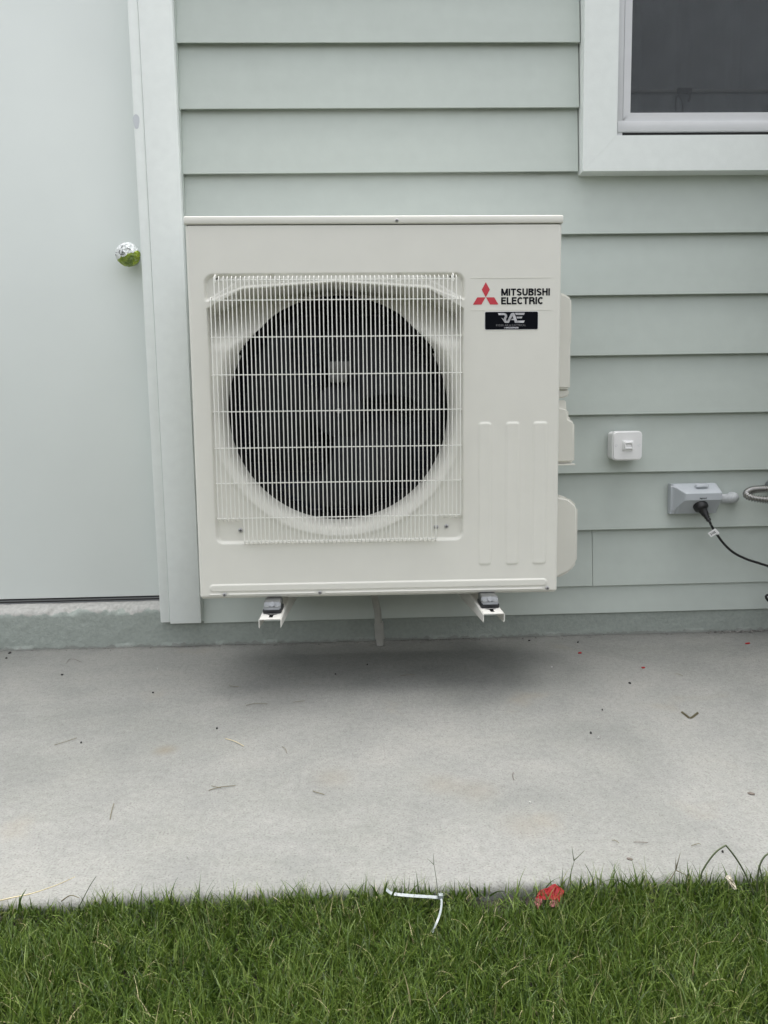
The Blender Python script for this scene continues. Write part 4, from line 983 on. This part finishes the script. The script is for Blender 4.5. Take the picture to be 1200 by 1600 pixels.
stem([(441, 1168), (446, 1172), (448, 1178)], 0.0008, 'twig', 'short bent stem mid path')
stem([(489, 1237), (497, 1241), (507, 1243)], 0.0009, 'twig', 'short stem with dark end near mid path')
stem([(802, 1208), (801, 1214), (803, 1220)], 0.0010, 'leaf', 'short dark curl right of centre mid path')
stem([(990, 1317), (1000, 1318.5), (1012, 1318)], 0.0008, 'leaf', 'dark thin stem near the lawn right of centre')
stem([(1080, 1323), (1090, 1321), (1095, 1321)], 0.0007, 'twig', 'short thin stem near the lawn at right')
stem([(956, 1314), (962, 1316), (967, 1319)], 0.0007, 'twig', 'very short thin stem near the lawn right of centre')
stem([(1054, 1054), (1060, 1055), (1067, 1057)], 0.0007, 'twig', 'thin stem on the path at right below the outlet')
stem([(625, 1057), (636, 1056), (648, 1055)], 0.0007, 'twig', 'thin stem at the shadow edge below the unit')
stem([(458, 1098), (466, 1098), (476, 1096)], 0.0007, 'twig', 'faint thin stem below the left bracket')
stem([(358, 1072), (365, 1074), (373, 1074)], 0.0008, 'twig', 'short stem near the shadow left edge')
# folded V shaped leaf strip
bp_ = at_z(1077, 1117, 0); bm = bmesh.new()
V3 = [at_z(*p, 0)-bp_ for p in ((1064.5, 1113.3), (1077, 1123), (1081, 1122.5), (1091, 1114.5))]
for a, b in zip(V3, V3[1:]):
    d = (b-a).normalized(); s = Vector((-d.y, d.x, 0))*0.0018; z1 = Vector((0, 0, 0.0006)); z2 = Vector((0, 0, 0.0034))
    q = [bm.verts.new(p) for p in (a-s+z1, b-s+z1, b+s+z2, a+s+z2)]; bm.faces.new(q)
bmesh.ops.solidify(bm, geom=bm.faces[:], thickness=0.0005)
tag(link('folded_leaf', finish(bm, 'folded_leaf'), None, 'twig', loc=bp_), 'dry leaf strip folded into a V on the path at right', 'leaf')

# ================================================================== GRASS
def blades(name, N, xr, yr, seed, lmin, lmax, wmin, wmax, nseg=4, hmap=None, flatk=1.0, z=-0.024):
    g_ = np.random.default_rng(seed)
    x = g_.uniform(*xr, N); y = g_.uniform(*yr, N)
    # clumping
    cxx = g_.uniform(*xr, max(4, N//14)); cyy = g_.uniform(*yr, max(4, N//14)); pick = g_.integers(0, len(cxx), N); m_ = g_.random(N) < 0.6
    x = np.where(m_, cxx[pick]+g_.normal(0, 0.007, N), x); y = np.where(m_, cyy[pick]+g_.normal(0, 0.007, N), y)
    keep = (y < EDGE-0.001) & ~((np.hypot((x-0.165)/0.075, (y+0.795)/0.018) < 1) & (g_.random(N) < 0.85))
    x, y, pick, m_ = x[keep], y[keep], pick[keep], m_[keep]; N = len(x)
    cr = g_.random(len(cxx))
    hn = np.array([noise.noise(Vector((a*4.0, b*4.0, 3)))+0.5*noise.noise(Vector((a*13, b*13, 8))) for a, b in zip(x, y)])
    L = g_.uniform(lmin, lmax, N)*(1+0.30*hn)
    if hmap is not None: L *= hmap(x, y)
    wd = g_.uniform(wmin, wmax, N)*(1-0.35*(g_.random(N) < 0.3))
    az_ = g_.uniform(0, 2*np.pi, N); az_ = np.where(m_, cr[pick]*2*np.pi+g_.normal(0, 1.1, N), az_)
    lean = np.abs(g_.normal(0.25, 0.38, N)); bend = np.abs(g_.normal(0.80, 0.60, N))
    fl = g_.random(N) < 0.16; lean = np.where(fl, lean+0.9, lean)
    tw = g_.uniform(-0.9, 0.9, N); face = az_+g_.normal(0, 0.7, N)
    ts = np.linspace(0, 1, nseg+1); co = np.zeros((N, 2*nseg+1, 3))
    px = np.zeros(N); pz = np.zeros(N)
    ca, sa = np.cos(az_), np.sin(az_)
    side_wave = g_.normal(0, 0.12, N)
    zb0 = z+(0.011*np.exp(-((EDGE-y)/0.022)**2) if hmap is not None else 0.0*y)
    for i, t_ in enumerate(ts):
        if i > 0:
            th = lean+bend*(t_-0.5/nseg)**1.3; dl = L/nseg
            px = px+np.sin(th)*dl; pz = pz+np.cos(th)*dl
        wth = wd*(1-t_**1.8)*0.5*(0.75+0.5*math.sin(math.pi*min(1, t_*1.3+0.2)))
        f_ = face+tw*t_; sxv, syv = -np.sin(f_), np.cos(f_)
        sw_ = side_wave*L*t_*t_
        bx = x+ca*px-sa*sw_; by = y+sa*px+ca*sw_
        if i < nseg:
            co[:, 2*i] = np.stack([bx-sxv*wth, by-syv*wth, zb0+pz], 1); co[:, 2*i+1] = np.stack([bx+sxv*wth, by+syv*wth, zb0+pz], 1)
        else: co[:, 2*i] = np.stack([bx, by, zb0+pz], 1)
    nv = 2*nseg+1; base = (np.arange(N)*nv)[:, None]
    quads = np.concatenate([base+np.array([2*i, 2*i+1, 2*i+3, 2*i+2]) for i in range(nseg-1)], 0).reshape(-1, 4)
    tris = (base+np.array([2*nseg-2, 2*nseg-1, 2*nseg])).reshape(-1, 3)
    me = bpy.data.meshes.new(name); me.vertices.add(N*nv); me.vertices.foreach_set('co', co.ravel())
    li = np.concatenate([quads.ravel(), tris.ravel()]).astype(np.int32); me.loops.add(len(li)); me.loops.foreach_set('vertex_index', li)
    ls = np.concatenate([np.arange(len(quads))*4, len(quads)*4+np.arange(len(tris))*3]).astype(np.int32); lt = np.concatenate([np.full(len(quads), 4), np.full(len(tris), 3)]).astype(np.int32)
    me.polygons.add(len(ls)); me.polygons.foreach_set('loop_start', ls); me.polygons.foreach_set('loop_total', lt); me.update(calc_edges=True)
    me.polygons.foreach_set('use_smooth', [True]*len(ls))
    rv = np.clip(0.45+0.27*g_.normal(0, 1, N)+0.25*(np.where(m_, cr[pick], 0.5)-0.5)+0.12*hn, 0.0, 0.93)
    dry = g_.random(N) < 0.012; rv = np.where(dry, g_.uniform(0.95, 1.0, N), rv)
    at_ = me.attributes.new('rnd', 'FLOAT', 'POINT'); at_.data.foreach_set('value', np.repeat(rv, nv).astype(np.float32))
    return me
def hm(x, y):
    edge = ss(EDGE-0.002, EDGE-0.03, y)          # shorter, sparser against the slab
    left = 1-0.42*ss(-0.40, -0.50, x)*ss(-0.90, -0.80, y)
    gap = 1-0.35*np.exp(-((x-0.10)/0.06)**2)*ss(-0.86, -0.80, y)
    return (0.85+0.15*edge)*left*gap
me = blades('lawn_grass', 84000, (-0.72, 0.72), (-1.22, EDGE), 5, 0.020, 0.056, 0.0011, 0.0025, 4, hm)
kind(tag(link('lawn_grass', me, None, 'grass'), 'thick green lawn of tangled fine blades along the front of the concrete path', 'grass'), 'stuff')
me1 = blades('far_lawn', 26000, (-2.6, -0.70), (-3.2, EDGE), 8, 0.05, 0.09, 0.004, 0.007, 3)
me2 = blades('far_lawn', 26000, (0.70, 2.8), (-3.2, EDGE), 9, 0.05, 0.09, 0.004, 0.007, 3)
me3 = blades('far_lawn', 18000, (-0.70, 0.70), (-3.2, -1.2), 10, 0.05, 0.09, 0.004, 0.007, 3)
for mm in (me1, me2, me3): kind(tag(link('outer_lawn', mm, None, 'grass'), 'green lawn continuing beyond the picture', 'grass'), 'stuff')
# soft undergrowth so soil never shows as a flat sheet
gx_, gy_ = np.meshgrid(np.arange(-0.9, 0.9, 0.006), np.arange(-1.3, EDGE-0.002, 0.006))
gz_ = np.array([[-0.029+0.008*noise.fractal(Vector((a*28, b*28, 0)), 1, 2, 5) for a, b in zip(ra, rb)] for ra, rb in zip(gx_, gy_)])
gz_ += 0.006*np.exp(-(((gx_-0.18)/0.09)**2+((gy_+0.80)/0.03)**2)) + 0.010*np.exp(-((EDGE-gy_)/0.022)**2)
M['dirt'] = mat('dark soil', (0.022, 0.018, 0.013), 0.95, var=0.5, vscale=90, bump=1, bscale=300, bdist=0.004, var2=0.4, v2scale=25)
kind(link('soil', grid_mesh('soil', gx_, gy_, gz_), None, 'dirt'), 'structure')

# mortar crumbs and dust along the foot of the wall
bm = bmesh.new(); rc_ = random.Random(3)
for i in range(420):
    if i < 150: x = rc_.gauss(1.09, 0.05)
    elif i < 230: x = rc_.gauss(0.17, 0.06)
    else: x = rc_.uniform(-1.15, 1.25)
    yy = W+0.004-abs(rc_.gauss(0, 0.008 if i < 150 else 0.014)); s_ = rc_.uniform(0.0008, 0.0030 if i < 150 else 0.0020)
    bmesh.ops.create_icosphere(bm, subdivisions=1, radius=s_, matrix=Matrix.Translation((x, yy, s_*0.5)) @ Matrix.Diagonal((rc_.uniform(.8, 1.8), rc_.uniform(.7, 1.2), rc_.uniform(.4, .9), 1)))
M['crumb'] = mat('mortar crumbs', (0.20, 0.195, 0.18), 0.95, var=0.6, vscale=130)
kind(tag(link('mortar_crumbs', finish(bm, 'mortar_crumbs'), None, 'crumb'), 'grey mortar crumbs scattered along the foot of the wall', 'crumbs'), 'stuff')

# single stalks that stand out against the concrete
def stalk(pts, y, r, m, label, extra=(), rt=None, name='grass_stalk'):
    P3 = smooth_path([at_y(px, py, y) for px, py in pts], 6); base = P3[0].copy(); n_ = len(P3)
    rad = [r*(1-(0.6 if rt is None else rt)*i/(n_-1)) for i in range(n_)]
    bm = tube_bm([p-base for p in P3], r, 6, radii=rad)
    for e in extra:
        Q = smooth_path([at_y(px, py, y) for px, py in e], 4); tube_bm([p-base for p in Q], r*0.6, 5, bm, radii=[r*0.9*(1-0.75*i/(len(Q)-1)) for i in range(len(Q))])
    o = link(name, finish(bm, name), None, m, loc=base); o.data.polygons.foreach_set('use_smooth', [True]*len(o.data.polygons)); return tag(o, label, 'grass stalk', 'single stalks along the lawn edge')
stalk([(1096, 1372), (1097, 1362), (1108, 1344), (1120, 1330), (1133, 1321.5), (1136, 1323), (1148, 1338), (1160, 1357), (1170, 1378), (1177, 1396)], -0.815, 0.00125, 'stalk', 'tall arching grass blade bent into a pointed bow at right', rt=0.1)
stalk([(1183, 1392), (1184, 1368), (1188, 1350), (1195, 1338), (1203, 1333), (1215, 1330)], -0.815, 0.0014, 'stalk', 'curved grass stalk at the right edge of the picture', extra=[[(1186, 1352), (1190, 1368), (1192, 1380)]], rt=0.2)
stalk([(884, 1398), (890, 1372), (897, 1346)], -0.815, 0.0008, 'stalk', 'thin seed stalk forked at its tip behind the red scrap', extra=[[(897, 1345), (895, 1334), (893.5, 1322)], [(897, 1344), (905, 1337), (913, 1329)]])
stalk([(685, 1402), (682, 1376), (678, 1350)], -0.81, 0.0006, 'stalk', 'hair thin stalk forked at its tip above the cable tie', extra=[[(678, 1350), (677, 1333)], [(678, 1351), (667, 1341)]])
stalk([(1042, 1380), (1050, 1370), (1056, 1359)], -0.81, 0.0010, 'twig', 'three pronged dry seed stalk right of the red scrap', extra=[[(1056, 1359), (1056, 1340)], [(1056, 1359), (1063, 1332)], [(1057, 1360), (1076, 1369)]])
stalk([(122, 1420), (130, 1404), (140, 1385), (150, 1369.5)], -0.82, 0.0009, 'stalk', 'straight dark blade leaning right at the lawn edge on the left')
stalk([(0, 1407), (22, 1402), (50, 1396), (80, 1386), (100, 1378), (117, 1370)], -0.80, 0.0009, 'straw', 'long pale straw lying from the lawn onto the path at far left')
stalk([(929, 1384), (924, 1368), (914, 1350)], -0.81, 0.0008, 'stalk', 'thin dark stalk leaning left just right of the red scrap')
stalk([(963, 1394), (961, 1374), (940, 1378)], -0.815, 0.0011, 'stalk', 'bent over blade right of the red scrap')
stalk([(96, 1408), (110, 1399), (124, 1403)], -0.81, 0.0010, 'twig', 'bent brown stem at the lawn edge on the left')
# bigger individual blades leaning over the edge
def tuft_blade(b, tip, y, wd, label):
    p0 = at_y(*b, y); p2 = at_y(*tip, y+0.012); p1 = (p0+p2)/2+Vector((0, -0.004, 0.006)); Q = smooth_path([p0, p1, p2], 5); bm = bmesh.new(); prev = None
    for i, p in enumerate(Q):
        d = (Q[min(i+1, len(Q)-1)]-Q[max(i-1, 0)]).normalized(); s = d.cross(Vector((0, 1, 0.25))).normalized()*wd*(1-(i/(len(Q)-1))**1.6)*0.5
        cur = (bm.verts.new(p-p0-s), bm.verts.new(p-p0+s))
        if prev: bm.faces.new((prev[0], prev[1], cur[1], cur[0]))
        prev = cur
    return bm, p0
TB = [((745, 1402), (728, 1381)), ((757, 1401), (757, 1379)), ((765, 1400), (789, 1393)), ((720, 1404), (735, 1386)), ((600, 1398), (608, 1371)), ((590, 1400), (574, 1379)), ((905, 1396), (908, 1361)), ((1000, 1385), (1010, 1362)), ((985, 1388), (960, 1374)), ((612, 1402), (624, 1381)), ((28, 1428), (42, 1388)), ((34, 1424), (32, 1394)), ((955, 1388), (972, 1370))]
bmT = bmesh.new(); base0 = at_y(600, 1400, -0.81)
for i, (b, tp) in enumerate(TB):
    bmx, p0 = tuft_blade(b, tp, -0.812, 0.0032, ''); mt = bpy.data.meshes.new('t'); 
    for v in bmx.verts: v.co += p0
    bmx.to_mesh(mt); bmx.free(); bmT.from_mesh(mt); bpy.data.meshes.remove(mt)
tb = link('edge_grass', finish(bmT, 'edge_grass'), None, 'grass')
a_ = tb.data.attributes.new('rnd', 'FLOAT', 'POINT'); a_.data.foreach_set('value', [0.25]*len(tb.data.vertices))
kind(tag(tb, 'broader dark blades leaning over the edge of the concrete', 'grass'), 'stuff')

# cable tie lying on the grass
zt = thing('cable_tie', 'white plastic cable tie bent at its head on the lawn edge', 'cable tie', tuple(at_z(688, 1402, 0.004)))
zb_ = at_z(688, 1402, 0.004)
def strap(name, pts, wd, th, par):
    Q = smooth_path(pts, 6); bm = bmesh.new(); rings = []
    for i, p in enumerate(Q):
        d = (Q[min(i+1, len(Q)-1)]-Q[max(i-1, 0)]).normalized(); s = d.cross(Vector((0, -0.5, 0.85))).normalized(); u_ = s.cross(d).normalized()
        rings.append([bm.verts.new(p-zb_+a*s*wd/2+b*u_*th/2) for a, b in ((-1, -1), (1, -1), (1, 1), (-1, 1))])
    for a, b in zip(rings, rings[1:]):
        for k in range(4): bm.faces.new((a[k], a[(k+1) % 4], b[(k+1) % 4], b[k]))
    bm.faces.new(rings[0]); bm.faces.new(rings[-1][::-1]); bmesh.ops.recalc_face_normals(bm, faces=bm.faces[:])
    return link(name, finish(bm, name), par, 'ziptie')
strap('strap', [at_z(603, 1389, 0.010), at_z(608, 1393.5, 0.012), at_z(616, 1397, 0.012), at_z(640, 1399.5, 0.010), at_z(664, 1401, 0.007), at_z(686, 1402.5, 0.004)], 0.0042, 0.0012, zt)
strap('tail', [at_z(687.5, 1401, 0.005), at_z(690, 1409, 0.003), at_z(688, 1425, 0.003), at_z(683, 1440, 0.001), at_z(675, 1457, -0.008)], 0.0028, 0.0011, zt)
o = box('tie_head', (-0.0038, 0.0038, -0.0034, 0.0034, -0.003, 0.003), 'ziptie', zt, 0.0008); o.location = (0.0, 0.0, 0.0015)

# crumpled red scrap
rc = at_z(860, 1401, -0.012)
def scrap(name, cornpx, y0, amp, m, par, seed, n=18):
    """a creased sheet between four photo corners, standing in the plane y0, with folds in depth"""
    c = [at_y(px, py, y0+dy) for px, py, dy in cornpx]; V = []; bm = bmesh.new()
    for i in range(n):
        row = []
        for j in range(n):
            u, v = i/(n-1), j/(n-1); p = (c[0]*(1-u)+c[1]*u)*(1-v)+(c[3]*(1-u)+c[2]*u)*v
            q = Vector((u*2.2, v*2.2, seed)); d = abs(noise.noise(q))*2+0.5*abs(noise.noise(q*2.3))
            row.append(bm.verts.new(p-rc+Vector((0.25*amp*noise.noise(q*1.5+Vector((5, 0, 0))), -amp*d, amp*0.5*noise.noise(q+Vector((0, 9, 0)))))))
        V.append(row)
    for i in range(n-1):
        for j in range(n-1): bm.faces.new((V[i][j], V[i+1][j], V[i+1][j+1], V[i][j+1]))
    bmesh.ops.solidify(bm, geom=bm.faces[:], thickness=0.0006)
    me = finish(bm, name); smooth_by_angle(me, 25); return link(name, me, par, m)
rs = thing('plastic_scrap', 'crumpled bright red plastic scrap lying between the lawn and the path edge', 'plastic scrap', tuple(rc))
scrap('torn_sheet', [(835, 1403, 0.0), (843, 1390, 0.012), (868, 1380, 0.020), (862, 1405, -0.004)], -0.808, 0.0026, 'redplastic', rs, 1.3)
scrap('torn_sheet', [(861, 1405, -0.004), (867, 1380, 0.020), (882, 1391, 0.010), (874, 1409, -0.004)], -0.808, 0.0026, 'redplastic', rs, 4.1)
scrap('torn_flap', [(835, 1414, -0.006), (836, 1402, 0.002), (847, 1403, 0.0), (842, 1417, -0.008)], -0.812, 0.004, 'pinkwear', rs, 7.1, 10)
scrap('torn_flap', [(857, 1413, -0.004), (859, 1405, 0.0), (872, 1406, -0.002), (871, 1414, -0.008)], -0.814, 0.005, 'pinkwear', rs, 9.3, 10)
# foil scrap caught in the grass at right
rc = at_z(1146, 1378, -0.01)
fs = thing('foil_scrap', 'twisted clear and gold wrapper scrap caught in the grass at right', 'wrapper', tuple(rc))
scrap('wrapper', [(1132, 1369, 0.004), (1140, 1366, 0.008), (1150, 1384, -0.004), (1147, 1390, -0.008)], -0.808, 0.004, 'foil', fs, 2.2, 10)

sc.render.engine = 'CYCLES'
sc.render.resolution_x = 768; sc.render.resolution_y = 1024
